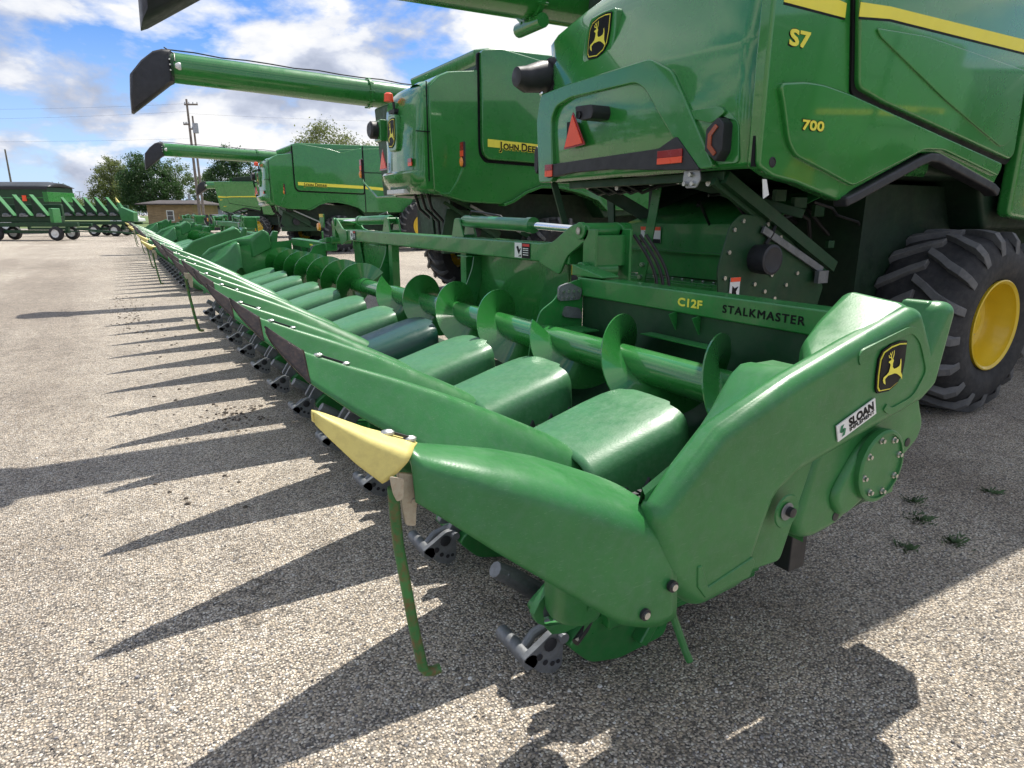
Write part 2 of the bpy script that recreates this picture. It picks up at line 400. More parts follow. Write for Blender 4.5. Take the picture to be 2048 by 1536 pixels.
def sec_ring(x, yc, zt, zb, w, tab, n=20):
    out = []
    for k in range(-n, n + 1):
        fy, fz = interp(tab, abs(k) / n)
        out.append((x, yc + (w * fy if k > 0 else -w * fy), zb + (zt - zb) * fz))
    return out
def snout_rings(x0, x1, n, yc, g=0.0):
    rings = []
    for k in range(n + 1):
        x = lerp(x0, x1, k / n)
        zt, zb, w = interp(SN, x)
        f = min(1, max(0, (x - .9) / .5))
        rings.append(sec_ring(x, yc, zt + g, zb - g * .5, w + g, [(t, lerp(a, c, f), lerp(b, d, f)) for (t, a, b), (_, c, d) in zip(TENT, TENT2)]))
    return rings
def make_snout(H):
    y = row(1)
    o = MB().loft(snout_rings(.40, 1.47, 34, y), False).build('snout', 'poly', H, solid=.008, ang=60)
    t = MB().loft(snout_rings(.325, .425, 12, y, .004), False).build('worn_tip', 'brown_tip', o, off=ORG[H], solid=.006, ang=60)
    b = MB()
    for x in (.465, .545):
        zt = interp(SN, x)[0]
        b.ball((x, y, zt + .001), .013, 5, sc=(1.25, .8, .6))
    b.beam((.465, y, interp(SN, .465)[0] + .003), (.545, y, interp(SN, .545)[0] + .003), .008, .006, 1)
    b.build('bolt_strap', ['bolt', 'black_plastic'], o, off=ORG[H])
    return o
# end snout: yellow nose, tall outer cheek.  side = -1 near end, +1 far end
ER = [(.262, 1.074), (.28, 1.066), (.36, 1.022), (.469, .972), (.565, .946), (.651, .921), (.76, .882), (.853, .839), (.94, .797), (1.0, .765), (1.03, .74)]
EO = [(.262, 1.058, .010), (.28, 1.034, .026), (.32, .984, .048), (.37, .934, .068), (.47, .852, .10), (.565, .773, .145), (.70, .663, .175), (.838, .549, .20), (.90, .522, .205), (.95, .508, .208), (1.03, .52, .208)]
EI = [(.262, 1.058, .008), (.28, 1.040, .020), (.36, .97, .045), (.47, .88, .075), (.65, .74, .135), (.85, .60, .19), (1.03, .50, .22)]
CHEEK = [(0, 0, 1), (.2, .36, .978), (.31, .60, .935), (.38, .73, .88), (.44, .81, .81), (.50, .86, .72), (.9, .985, .16), (1, 1, 0)]
def end_snout_rings(x0, x1, n, yc, side, g=0, skew=0):
    rings = []
    for k in range(n + 1):
        x = lerp(x0, x1, k / n)
        ring = []
        N = 22
        for j in range(-N, N + 1):
            t = abs(j) / N * math.pi / 2; outer = j < 0
            xx = x - skew * (abs(j) / N) * (k / n if k > 1 else 0)
            zt = interp(ER, max(xx, .262))[0]; zb, w = interp(EO if outer else EI, max(xx, .262))
            ww = w + g
            if outer:
                fy, fz = interp(CHEEK, abs(j) / N); yy = -ww * fy; z = zb - g + (zt + 2 * g - zb) * fz
            else: yy = ww * math.sin(t) ** .8; z = zb - g + (zt + 2 * g - zb) * math.cos(t) ** .75
            ring.append((xx, yc + (yy if side < 0 else -yy), z))
        rings.append(ring)
    return rings
def make_end_snout(H, yc, side):
    o = MB().loft(end_snout_rings(.42, 1.03, 26, yc, side, 0, .03), False).build('end_snout', 'poly', H, solid=.008, ang=60)
    MB().loft(end_snout_rings(.262, .462, 16, yc, side, .004, .10), False).build('yellow_tip', 'yellow_poly', o, off=ORG[H], solid=.006, ang=60, label='yellow nose tip')
    b = MB()
    for x in (.40, .445):
        b.ball((x, yc, interp(ER, x)[0] + .006), .013, 5, sc=(1.25, .8, .6))
    b.beam((.40, yc, interp(ER, .40)[0] + .010), (.445, yc, interp(ER, .445)[0] + .010), .008, .005, 1)
    for x, z in ((.985, .60), (.905, .555)):
        b.cyl((x, yc + side * .203, z), (x, yc + side * .214, z), .0085, 10)
        b.cyl((x, yc + side * .200, z), (x, yc + side * .2095, z), .014, 12, 1)
    b.build_each('bolt', ['bolt', 'black_plastic'], o, off=ORG[H])
    return o
HD = [(1.30, .585, .30, .27), (1.40, .612, .34, .272), (1.60, .668, .42, .272), (1.74, .702, .47, .27), (1.775, .706, .50, .265)]
def make_hood(H):
    y = row(1); rings = []
    for k in range(15):
        x = lerp(1.30, 1.775, k / 14); zt, zb, w = interp(HD, x)
        rings.append(sec_ring(x, y, zt, zb, w - .02 * max(0, (x - 1.70) / .075), HUMP))
    # rear edge: a slightly ragged lip
    last = [(x + .012 * noise.noise((yy * 9, 3.1, 0)) + .022 * (abs(yy - y) < .13), yy, z) for x, yy, z in rings[-1]]
    rings[-1] = last
    rings.append([(x + .006, y + (yy - y) * .97, z - .02) for x, yy, z in last])
    return MB().loft(rings, False).build('row_hood', 'hood', H, solid=.008, ang=55)
def make_row_unit(H):
    y = row(.5)
    o = MB()
    o.prism(rounded([(1.03, .13), (1.12, .035), (1.24, .004), (1.44, .02), (1.47, .14), (1.12, .20)], .03), 1, y - .13, y + .13)
    o.box(1.16, 1.86, y - .165, y - .10, .16, .42).box(1.16, 1.86, y + .10, y + .165, .16, .42).box(1.45, 1.90, y - .12, y + .12, .10, .36)
    o.beam((1.30, y - .15, .06), (1.52, y - .15, .36), .05, .04)
    u = o.build('row_unit', 'frame', H, bevel=.008)
    g = MB()
    g.prism(rounded([(.885, .115), (.95, .05), (1.0, .028), (1.03, .045), (1.035, .12), (1.03, .175), (.99, .175), (.94, .145)], .012), 1, y - .10, y - .078)
    for x, z, r in ((.985, .138, .024), (.945, .108, .012), (.966, .082, .010), (.993, .068, .009), (1.014, .068, .008)):
        g.lathe([(-.1035, r * .9), (-.1025, r)], (x, y, z), 1, 10, 1)
    g.cyl((1.025, y - .12, .155), (1.025, y - .06, .155), .017, 10)
    g.prism(rounded([(1.0, .155), (1.05, .145), (1.16, .235), (1.28, .27), (1.28, .37), (1.14, .33), (1.05, .235)], .02), 1, y - .085, y - .06)
    g.prism(rounded([(1.0, .165), (1.05, .155), (1.16, .245), (1.28, .28), (1.28, .38), (1.14, .34), (1.05, .245)], .02), 1, y + .0, y + .03)
    g.tube([(.915, y - .10, .10), (.915, y + .08, .10)], [.026, .024], 14)
    g.tube([(.915, y - .04, .10), (.965, y - .03, .14), (1.03, y - .03, .155)], .016, 10)
    s = g.build('row_sensor', ['cast', 'black_plastic'], u, off=ORG[H], bevel=.004)
    k = MB()
    for yy in (y - .29, y + .24):
        if yy > y: k.tube([(.98, yy, .225), (1.05, yy, .175), (1.15, yy, .085), (1.22, yy, .05), (1.40, yy * .5 + y * .5, .08)], [.030, .034, .038, .036, .05], 10)
        for q in range(4):
            if yy > y: k.ball((1.02 + q * .032, yy - .026, .205 - q * .032), .008, 4)
    k.prism(rounded([(1.03, .30), (1.20, .22), (1.30, .26), (1.30, .40), (1.15, .43)], .02), 1, y - .20, y - .13)
    k.build('roll_nose', 'cast', u, off=ORG[H], bevel=.004)
    c = MB()
    for s_ in (-1, 1):
        yy = y + s_ * .055
        for q in range(30):
            x = 1.08 + q * .025; z = .40 + (x - 1.08) * .16
            c.box(x, x + .017, yy - .010, yy + .010, z, z + .022)
            if q % 4 == 0: c.prism([(x, z + .022), (x + .035, z + .022), (x + .02, z + .06)], 1, yy - .006, yy + .006)
    c.box(1.05, 1.85, y - .10, y - .075, .36, .44, 1).box(1.05, 1.85, y + .075, y + .10, .36, .44, 1)
    c.build('gathering_chain', ['black_plastic', 'frame'], u, off=ORG[H])
    return u
def flighting(y0, y1, hand, ph, pitch=.60, r0=.078, r1=.218, axis=(2.0, .745), m=0, mb=None):
    n = max(8, int(abs(y1 - y0) / pitch * 40)); V = []; F = []
    for side in (-.0038, .0038):
        for k in range(n + 1):
            y = lerp(y0, y1, k / n); a = hand * 2 * math.pi * (y - y0) / pitch + ph
            for r in (r0, r1): V.append((axis[0] + r * math.cos(a), y + side, axis[1] + r * math.sin(a)))
    h = (n + 1) * 2
    for k in range(n):
        a = 2 * k
        F += [(a, a + 1, a + 3, a + 2), (h + a, h + a + 2, h + a + 3, h + a + 1), (a + 1, h + a + 1, h + a + 3, a + 3), (a, a + 2, h + a + 2, h + a)]
    F += [(0, h, h + 1, 1), (2 * n, 2 * n + 1, h + 2 * n + 1, h + 2 * n)]
    mb.add(V, F, m)
def side_shield(H, ys, s, decals):
    # ys = outer plane, s = -1: outer face looks to -Y
    Y = lambda d: ys - s * d           # d metres inward
    TOP = [(.985, .60), (.93, .775), (1.12, .945), (1.37, 1.035), (1.60, 1.10), (1.885, 1.178), (1.955, 1.083), (2.004, 1.178), (2.082, 1.170), (2.035, .925)]
    P = TOP + [(1.965, .885), (1.43, .775), (1.345, .73), (1.315, .66), (1.26, .505), (1.095, .488), (1.03, .545)]
    o = MB().prism(P, 1, Y(.0), Y(.085)).build('end_shield', 'poly', H, bevel=.036, seg=6, ang=32)
    bk = MB().prism(rounded([(1.05, .62), (1.02, .76), (1.15, .89), (1.4, .97), (1.6, 1.03), (1.86, 1.10), (1.94, 1.04), (2.01, 1.05), (1.98, .93), (1.94, .892), (1.527, .80), (1.428, .513), (1.26, .52), (1.12, .53)], .018), 1, Y(.034), Y(.06)).build('shield_back', 'poly', o, off=ORG[H], bevel=.006)
    blk = MB().loft([[(1.36, Y(.03), 1.020), (1.60, Y(.03), 1.092), (1.865, Y(.03), 1.172), (1.935, Y(.03), 1.13), (1.945, Y(.03), .93), (1.45, Y(.03), .80)],
                     [(1.47, Y(.06), 1.055), (1.64, Y(.06), 1.108), (1.865, Y(.06), 1.184), (1.94, Y(.06), 1.14), (1.95, Y(.06), .93), (1.50, Y(.06), .80)],
                     [(1.655, Y(.20), 1.06), (1.72, Y(.20), 1.125), (1.845, Y(.20), 1.205), (1.925, Y(.20), 1.15), (1.95, Y(.20), .93), (1.655, Y(.20), .80)],
                     [(1.675, Y(.225), 1.03), (1.74, Y(.225), 1.09), (1.85, Y(.225), 1.175), (1.915, Y(.225), 1.11), (1.94, Y(.225), .93), (1.68, Y(.225), .80)]]).build('shield_cap', 'poly', o, off=ORG[H], bevel=.022, seg=4, ang=45)
    MB().prism([(1.955, 1.0), (1.96, 1.085), (2.002, 1.176), (2.078, 1.168), (2.04, .96)], 1, Y(.045), Y(.13)).build('rear_horn', 'poly', o, off=ORG[H], bevel=.012)
    if decals: MB().box(1.56, 1.70, Y(.215), Y(.33), .86, .985).build('inner_block', 'poly', o, off=ORG[H], bevel=.012)
    # shallow moulded rim round the emblem and foot chamfer
    MB().prism(band(rounded([(1.60, 1.068), (1.835, 1.118), (1.89, 1.085), (1.955, .985), (1.90, .91), (1.78, .885)], .03), .010, .010), 1, Y(-.004), Y(.01)).build('moulded_rim', 'poly', o, off=ORG[H], bevel=.004, ang=50)
    MB().prism([(1.07, .62), (1.085, .62), (1.112, .555), (1.265, .590), (1.275, .575), (1.262, .535), (1.105, .525), (1.075, .565)], 1, Y(-.004), Y(.01)).build('foot_chamfer', 'poly', o, off=ORG[H], bevel=.004, ang=50)
    MB().prism([(1.45, .47), (1.47, .96), (1.75, 1.0), (2.24, 1.04), (2.24, .47)], 1, Y(.190), Y(.198)).build('end_sheet', 'frame', H)
    low = MB().prism(rounded([(1.475, .61), (1.53, .80), (1.60, .835), (1.94, .915), (2.01, .905), (2.066, .80), (2.05, .745), (1.99, .705), (1.67, .55), (1.56, .538), (1.50, .558)], .04), 1, Y(.034), Y(.16)).build('gearbox_cover', 'poly', H, bevel=.028, seg=4, ang=50)
    MB().prism(rounded([(1.60, .66), (1.70, .79), (1.80, .835), (1.90, .80), (1.93, .72), (1.80, .64), (1.66, .58)], .05), 1, Y(.014), Y(.05)).build('raised_boss', 'poly', low, off=ORG[H], bevel=.018, seg=3, ang=50)
    d = MB(); c = (1.792, Y(.006), .724)
    d.lathe([(s * .000 - s * .012, .108), (s * .006, .108), (s * .010, .102), (s * .010, .096), (s * .004, .095), (s * .004, .001)], c, 1, 40)
    cap = d.build('gear_cap', 'poly', low, off=ORG[H], ang=40)
    d = MB()
    for k in range(8):
        a = k * math.pi / 4 + .25; x = c[0] + .083 * math.cos(a); z = c[2] + .083 * math.sin(a)
        d.lathe([(s * .0, .010), (s * .008, .010), (s * .008, .006), (s * .016, .006), (s * .016, .001)], (x, c[1], z), 1, 10)
    d.build_each('cap_bolt', 'bolt', low, off=ORG[H], ang=40)
    b = MB()
    for x, z in ((1.975, .752), (1.655, .588)):
        b.lathe([(0, .014), (s * .002, .014), (s * .003, .001)], (x, Y(.034), z), 1, 12)
    b.build_each('bolt_hole', 'black_plastic', low, off=ORG[H])
    b = MB(); lx = (1.383, Y(0), .684)
    b.lathe([(-s * .002, .046), (s * .002, .044), (s * .001, .036), (-s * .004, .024)], lx, 1, 28, 2)
    b.lathe([(s * .001, .024), (s * .0022, .024), (s * .0024, .001)], lx, 1, 14, 1)
    b.lathe([(s * .0, .013), (s * .016, .013), (s * .018, .001)], (1.388, Y(0), .684), 1, 12, 0)
    b.build_each('latch', ['black_plastic', 'cast', 'poly'], o, off=ORG[H])
    if decals:
        put_emblem(o, (1.695, Y(-.003), .952), (1, 0, .06), (-.05, 0, 1), .125, .128)
        k = MB(); a = Vector((1.556, Y(-.003), .842)); u = Vector((.158, 0, .053)); v = Vector((-.016, 0, .046)); n_ = Vector((0, -.003, 0))
        k.add([a, a + u, a + u + v, a + v, a + n_, a + u + n_, a + u + v + n_, a + v + n_], [(4, 5, 6, 7), (0, 1, 5, 4), (1, 2, 6, 5), (2, 3, 7, 6), (3, 0, 4, 7)], 0)
        put_text(k, 'SLOAN', a + u * .30 + v * .42 + n_ * 1.4, u, v, .023, 1, .01, width=.106, fat=.0012)
        put_text(k, 'IMPLEMENT', a + u * .30 + v * .13 + n_ * 1.4, u, v, .0105, 1, .0, width=.108, fat=.0005)
        cc = a + u * .13 + v * .5 + n_ * 1.4; uu = u.normalized(); vv = v.normalized()
        for q in (1, -1):
            pp = [(-.013, .000), (-.006, .016), (.007, .016), (.000, .007), (.003, -.001), (-.004, -.006)]
            k.add([cc + uu * (q * p_[0]) + vv * (q * p_[1]) for p_ in pp], [(0, 1, 2, 3, 4, 5)], 2)
        k.build('dealer_sticker', ['white', 'black', 'sticker_green'], o, off=ORG[H], ang=0, mid=False)
    return o
def end_hood(H, ys, s):
    Y = lambda d: ys - s * d
    # poly hood: a broad facet from the shield seam up to a crest, then down to the row
    prof = [(.95, .818, .66, .15), (1.02, .852, .69, .17), (1.10, .888, .735, .19), (1.20, .930, .785, .215), (1.30, .972, .855, .235), (1.38, 1.004, .93, .245), (1.43, 1.024, .992, .25), (1.46, 1.034, 1.012, .25), (1.485, 1.036, 1.014, .248)]
    rings = []
    for x, zs, zc, yc in prof:
        rings.append([(x, Y(.056), zs - .06), (x, Y(.060), zs - .012), (x, Y(.070), zs), (x, Y(yc * .6), lerp(zs, zc, .55)), (x, Y(yc - .012), zc + .004), (x, Y(yc), zc), (x, Y(yc + .010), zc - .014), (x + .0, Y(yc + .045), zc - .08), (x, Y(yc + .085), zc - .18), (x, Y(yc + .12), zc - .34)])
    n = len(rings[0]); last = rings[-1]
    rings.append([(x + .012, y + (s * .0), z - .012) for x, y, z in last])
    o = MB().loft(rings, False).build('end_hood', 'poly', H, ang=28 if s < 0 else 70)
    L = rings[-1]
    MB().add(L + [(1.56, Y(.06), .52), (1.56, Y(.36), .52)], [tuple(range(n)) + (n + 1, n)]).build('hood_back', 'poly', o, off=ORG[H])
    return o
def header():
    H = thing('corn_header', 'long green twelve row corn header nearest the camera, its yellow snout tip foremost', 'corn header', (.3, 1.15, 0), 'corn headers lined up on the gravel')
    sn = make_snout(H); rnd = random.Random(3)
    dz = {1: -.003, 2: -.006, 3: -.02, 4: -.002, 5: .005, 6: -.025, 7: .008, 8: .025, 9: -.008, 10: -.002, 11: .03}
    for i in range(1, 12):
        o = sn if i == 1 else copy_tree(sn, H)
        o.location = (0 if i == 1 else (.012 if i in (2, 3, 6, 7, 9) else .025), PITCH * (i - 1), dz[i])
        if i == 3: pass
    hd = make_hood(H)
    for i in range(1, 12):
        o = hd if i == 1 else copy_tree(hd, H)
        o.location = (rnd.uniform(-.008, .008), PITCH * (i - 1), rnd.uniform(-.008, .008))
        if i == 4:
            o.data = o.data.copy(); o.data.materials[0] = M['hood_dark']; o['label'] = 'darker, newer row hood'
    ru = make_row_unit(H)
    for i in range(12):
        o = ru if i == 0 else copy_tree(ru, H)
        o.location = (0, PITCH * i, 0)
    make_end_snout(H, row(0), -1); make_end_snout(H, row(12), 1)
    side_shield(H, .955, -1, True); side_shield(H, row(12) + .195, 1, False)
    end_hood(H, .955, -1); end_hood(H, row(12) + .195, 1)
    # support rods hanging below snouts 0, 6, 12
    b = MB(); y = 1.09
    b.prism(rounded([(.372, .955), (.40, .945), (.398, .905), (.385, .90), (.377, .92)], .006), 1, y - .022, y - .018)
    b.prism(rounded([(.395, .95), (.428, .94), (.434, .885), (.430, .865), (.428, .832), (.408, .838), (.402, .87)], .006), 1, y - .002, y + .008)
    b.cyl((.425, y - .006, .885), (.425, y + .0, .885), .007, 8)
    rb = b.build('rod_bracket', 'tan_metal', H, bevel=.003)
    MB().tube([(.383, y - .006, .925), (.386, y - .002, .87), (.392, y + .005, .80), (.413, y, .62), (.430, y, .51), (.438, y, .497), (.452, y, .492), (.468, y, .492)], .0108, 10).build('prop_rod', 'rust', rb, off=ORG[H])
    for k in (6, 12):
        o = copy_tree(rb, H); o.location = (.03 if k == 6 else 0, PITCH * k + (.0 if k == 6 else -.0), .03 if k == 6 else 0)
    g = MB(); yl = 1.34
    g.loft([[(x - nx * .016, yl - .012, z - nz * .016), (x + nx * .016, yl - .012, z + nz * .016), (x + nx * .016, yl + .012, z + nz * .016), (x - nx * .016, yl + .012, z - nz * .016)] for x, z, nx, nz in ((.93, .43, .8, .6), (.89, .385, .9, .45), (.872, .345, 1, 0), (.882, .305, .8, -.6), (.915, .275, .35, -.93), (.96, .266, 0, -1), (1.02, .270, -.1, -1), (1.10, .285, -.2, -1))]).build('guard_hoop', 'poly', H, bevel=.004)
    MB().lathe([(.335, .002), (.336, .05), (.345, .072), (.365, .082), (.56, .085)], (.965, 1.29, 0), 2, 24).build('pivot_drum', 'poly', H)
    MB().tube([(.99, 1.31, .22), (1.04, 1.33, .235), (1.12, 1.36, .30)], .012, 8).cyl((1.10, 1.355, .285), (1.125, 1.365, .305), .016, 8, 1).build('sensor_cable', ['hose', 'amber'], H)
    MB().tube([(1.20, 1.16, .36), (1.235, 1.12, .22), (1.245, 1.11, .19)], .011, 8).build('stop_pin', 'poly', H)
    # auger
    a = MB(); yc = row(6)
    a.cyl((2.0, 1.12, .745), (2.0, yc - .35, .745), .078, 28).cyl((2.0, yc + .35, .745), (2.0, row(12) + .02, .745), .078, 28)
    a.cyl((2.0, yc - .35, .745), (2.0, yc + .35, .745), .070, 24)
    au = a.build('auger_tube', 'paint_old', H, ang=45)
    f = MB(); ph = 1.2
    flighting(1.20, 2.88, -1, ph, mb=f); flighting(3.06, yc - .42, -1, ph - 2 * math.pi * (3.06 - 1.20) / .6, mb=f)
    flighting(yc + .42, 8.40, 1, .6, mb=f); flighting(8.56, row(12) - .1, 1, .6 + 2 * math.pi * (8.56 - yc - .42) / .6, mb=f)
    f.build('auger_flighting', 'paint_old', au, off=ORG[H], ang=50)
    # troughs and back sheets of the wings
    for y0, y1 in ((1.14, 3.0), (8.44, row(12) - .02)):
        tr = MB(); prof = [(1.72, .52), (1.80, .48), (1.95, .475), (2.12, .50), (2.22, .58), (2.25, .70), (2.25, .985), (2.265, .985), (2.265, .69), (2.235, .565), (2.13, .485), (1.95, .46), (1.72, .50)]
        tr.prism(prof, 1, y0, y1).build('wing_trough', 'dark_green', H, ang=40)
        bm_ = MB().box(2.235, 2.36, y0 + (.02 if y0 < 5 else -.1), y1 + (.04 if y0 < 5 else -.02), .968, 1.072)
        bm = bm_.build('wing_beam', 'frame', H, bevel=.008)
        x = MB().box(2.16, 2.235, lerp(y0, y1, .42), lerp(y0, y1, .68), .845, .850)
        for yy in (lerp(y0, y1, .60), lerp(y0, y1, .52)): x.prism([(2.25, .97), (2.25, .88), (2.20, .96)], 1, yy - .004, yy + .004)
        x.build('deflector_flap', 'frame', bm, off=ORG[H])
        e = MB(); ye = y1 if y0 < 5 else y0; sg = 1 if y0 < 5 else -1
        e.prism(rounded([(1.86, .50), (1.90, .74), (1.96, .90), (2.06, .96), (2.10, 1.03), (2.20, 1.06), (2.25, 1.06), (2.25, .5)], .03), 1, ye, ye + sg * .012)
        e.build('wing_end_plate', 'frame', bm, off=ORG[H], bevel=.003)
        c = MB()
        for q in range(7):
            c.cyl((2.10 + .035 * (q % 4), ye - sg * .01, 1.0 - .035 * (q // 4)), (2.10 + .035 * (q % 4), ye - sg * .022, 1.0 - .035 * (q // 4)), .009, 8)
        c.prism(rounded([(2.07, .95), (2.07, 1.03), (2.14, 1.05), (2.23, 1.01), (2.22, .95)], .02), 1, ye - sg * .001, ye - sg * .018, 1)
        c.prism(rounded([(2.10, .86), (2.12, .92), (2.22, .90), (2.24, .84), (2.16, .85)], .02), 1, ye - sg * .001, ye - sg * .018, 1)
        c.box(2.06, 2.20, ye - sg * .02, ye - sg * .22, .80, .806, 2)
        c.build('drive_coupler', ['bolt', 'cast', 'frame'], bm, off=ORG[H])
    de = MB()
    put_text(de, 'C12F', (2.2325, 2.235, 1.004), (0, -1, 0), (0, 0, 1), .036, 0, .008, width=.150, fat=.0016)
    de.build('model_decal', 'decal_yellow', H, ang=0)
    de = MB(); put_text(de, 'STALKMASTER', (2.2325, 1.965, 1.004), (0, -1, 0), (0, 0, 1), .033, 0, .0, width=.405, space=1.2, fat=.0011)
    de.build('name_decal', 'black', H, ang=0)
    de = MB().box(2.2325, 2.234, 9.0, 9.16, 1.01, 1.03).build('far_decal', 'decal_yellow', H, ang=0)
    # centre frame
    c = MB(); cy = yc
    c.box(2.36, 2.50, 3.30, 8.14, 1.115, 1.24)
    c.box(2.36, 2.48, 3.45, 8.0, .54, .62)
    cf = c.build('centre_frame', 'frame', H, bevel=.012)
    for s in (-1, 1):
        c = MB()
        yy = lambda d: cy + s * d
        a0, a1 = sorted((yy(.88), yy(2.24)))
        c.box(2.50, 2.515, a0, a1, .56, 1.12)
        c.prism([(yy(2.25), .56), (yy(2.25), 1.12), (yy(2.02), 1.12), (yy(1.86), .60)], 0, 2.475, 2.49, 1)
        a0, a1 = sorted((yy(.80), yy(.90))); c.box(2.42, 2.50, a0, a1, .40, 1.26, 1)
        c.prism(rounded([(2.44, 1.12), (2.42, 1.0), (2.36, .86), (2.24, .74), (2.20, .60), (2.26, .58), (2.42, .60), (2.50, .9), (2.50, 1.12)], .04), 1, yy(1.00), yy(1.015), 1)
        c.box(2.30, 2.44, *sorted((yy(.98), yy(1.16))), 1.098, 1.104, 1)
        c.build('centre_sheet', ['paint_old', 'frame'], cf, off=ORG[H], bevel=.004)
    for s in (-1, 1):
        yy = lambda d: cy + s * d
        h = MB()
        # pivot lug plates on the end of the frame
        for x in (2.345, 2.60):
            h.prism(rounded([(yy(2.10), 1.235), (yy(2.26), 1.25), (yy(2.46), 1.355), (yy(2.56), 1.375), (yy(2.64), 1.345), (yy(2.62), 1.28), (yy(2.42), 1.17), (yy(2.34), 1.05), (yy(2.10), 1.115)], .03), 0, x, x + .02)
            h.box(x - .0, x + .02, *sorted((yy(2.58), yy(2.70))), .98, 1.335)
        h.cyl((2.36, yy(2.56), 1.325), (2.70, yy(2.56), 1.325), .045, 18).cyl((2.33, yy(2.56), 1.325), (2.36, yy(2.56), 1.325), .05, 18)
        h.cyl((2.30, yy(2.62), 1.10), (2.55, yy(2.62), 1.10), .05, 18)
        h.box(2.36, 2.62, *sorted((yy(2.60), yy(2.66))), 1.12, 1.30)
        h.prism([(yy(2.62), 1.078), (yy(2.9), 1.078), (yy(2.9), 1.09), (yy(2.62), 1.14)], 0, 2.24, 2.36)
        lg = MB(); lg.prism(rounded([(yy(.95), 1.235), (yy(.72), 1.235), (yy(.78), 1.385), (yy(.86), 1.39)], .02), 0, 2.38, 2.395)
        lg.prism(rounded([(yy(.95), 1.235), (yy(.72), 1.235), (yy(.78), 1.385), (yy(.86), 1.39)], .02), 0, 2.49, 2.505)
        lg.build_each('cylinder_lug', 'frame', cf, off=ORG[H], bevel=.004)
        hp = h.build('fold_hinge', 'frame', cf, off=ORG[H], bevel=.005)
        g = MB(); g.lathe([(-.004, .022), (-.004, .012), (.0, .012)], (2.325, yy(2.56), 1.325), 0, 16); g.build('hinge_pin', 'bolt', cf, off=ORG[H])
        q = MB(); A = Vector((2.445, yy(.84), 1.365)); B = Vector((2.445, yy(1.88), 1.345)); Cc = Vector((2.445, yy(2.56), 1.325))
        q.tube([A, A + (B - A) * .03, B - (B - A) * .06, B - (B - A) * .055, B], [.040, .047, .047, .054, .054], 22)
        q.cyl(A + Vector((-.05, 0, 0)), A + Vector((.05, 0, 0)), .02, 12)
        q.tube([A + Vector((0, s * .1, .047)), A + Vector((.0, s * .12, .075)), A + Vector((.03, s * .25, .065)), A + Vector((.05, s * .5, .04)), A + Vector((.06, s * .7, -.06))], .008, 8, 2)
        q.cyl(B, Cc, .024, 18, 1)
        q.build('fold_cylinder', ['frame', 'chrome', 'hose'], cf, off=ORG[H], ang=45)
        w = MB(); x = 2.356; ya = yy(1.78); yb = yy(1.98); y0 = max(ya, yb); dy = abs(ya - yb)
        P = lambda u, v: (x, y0 - u * dy, 1.13 + v * .10)
        w.add([P(0, 0), P(.47, 0), P(.47, 1), P(0, 1)], [(0, 1, 2, 3)], 0).add([P(.47, 0), P(1, 0), P(1, 1), P(.47, 1)], [(0, 1, 2, 3)], 1)
        P2 = lambda u, v: (x - .001, y0 - u * dy, 1.13 + v * .10)
        w.add([P2(.52, .78), P2(.96, .78), P2(.96, .95), P2(.52, .95)], [(0, 1, 2, 3)], 2)
        for v in (.62, .5, .35, .2): w.add([P2(.55, v), P2(.9, v), P2(.9, v + .05), P2(.55, v + .05)], [(0, 1, 2, 3)], 0)
        w.add([P2(.12, .72), P2(.24, .80), P2(.32, .52), P2(.38, .66), P2(.42, .6), P2(.34, .38), P2(.3, .18), P2(.22, .4)], [tuple(range(8))], 1)
        w.add([P2(.22, .08), P2(.44, .08), P2(.42, .22)], [(0, 1, 2)], 1)
        w.build('danger_decal', ['white', 'black', 'decal_red'], cf, off=ORG[H], ang=0)
        for sg, nm in ((1, 0),):
            t = MB()
            for q in range(3): t.tube([(2.66 + .03 * q + .10 * math.sin(w_ * math.pi) , yy(2.66 + .02 * q + .12 * math.sin(w_ * math.pi * .9)), 1.30 - .62 * w_) for w_ in (k_ / 12 for k_ in range(13))], .010, 8)
            t.build_each('hydraulic_hose', 'hose', cf, off=ORG[H])
    MB().box(1.30, 1.74, 1.16, 1.60, .455, .47).box(2.36, 2.47, 1.17, 1.36, .86, 1.10).build_each('end_shade_block', 'dark_green', H, bevel=.006)  # hidden floor plate added to block sun; rear bracket read off its shadow
    # lower frame tube, parking stand, warning light on the far wing
    MB().box(1.80, 1.90, 1.30, row(12) - .1, .28, .38).build('row_toolbar', 'dark_green', H, bevel=.01)
    MB().box(1.90, 2.20, 1.5, row(12)-.3, .38, .42).box(1.95, 2.35, 2.9, 3.0, .30, .46).box(1.95, 2.35, 8.44, 8.54, .30, .46).build('sub_frame', 'dark_green', H)
    st = MB()
    for yy in (1.22, row(12) - .12):
        st.box(1.77, 1.85, yy - .03, yy + .03, .27, .52)
    st.build_each('parking_stand', 'black_plastic', H, bevel=.004)
    l = MB(); yl = row(10.2)
    l.tube([(2.30, yl, 1.07), (2.30, yl - .12, 1.09), (2.30, yl - .20, 1.10), (2.30, yl - .21, 1.20)], .012, 8)
    l.build('light_arm', 'frame', H)
    l = MB().prism(rounded([(yl - .30, 1.25), (yl - .12, 1.25), (yl - .10, 1.42), (yl - .32, 1.42)], .02), 0, 2.30, 2.31)
    wl = l.build('warning_light', 'frame', H, bevel=.003, label='amber warning light with yellow reflector on the far wing')
    MB().prism([(yl - .30, 1.38), (yl - .12, 1.38), (yl - .12, 1.42), (yl - .30, 1.42)], 0, 2.294, 2.298).build('reflector', 'yellow', wl, off=ORG[H], ang=0)
    MB().lathe([(-.03, .055), (-.06, .045), (-.065, .001)], (2.30, yl - .21, 1.26), 0, 14).build('lamp_lens', 'amber', wl, off=ORG[H])
    return H
HDR = header()
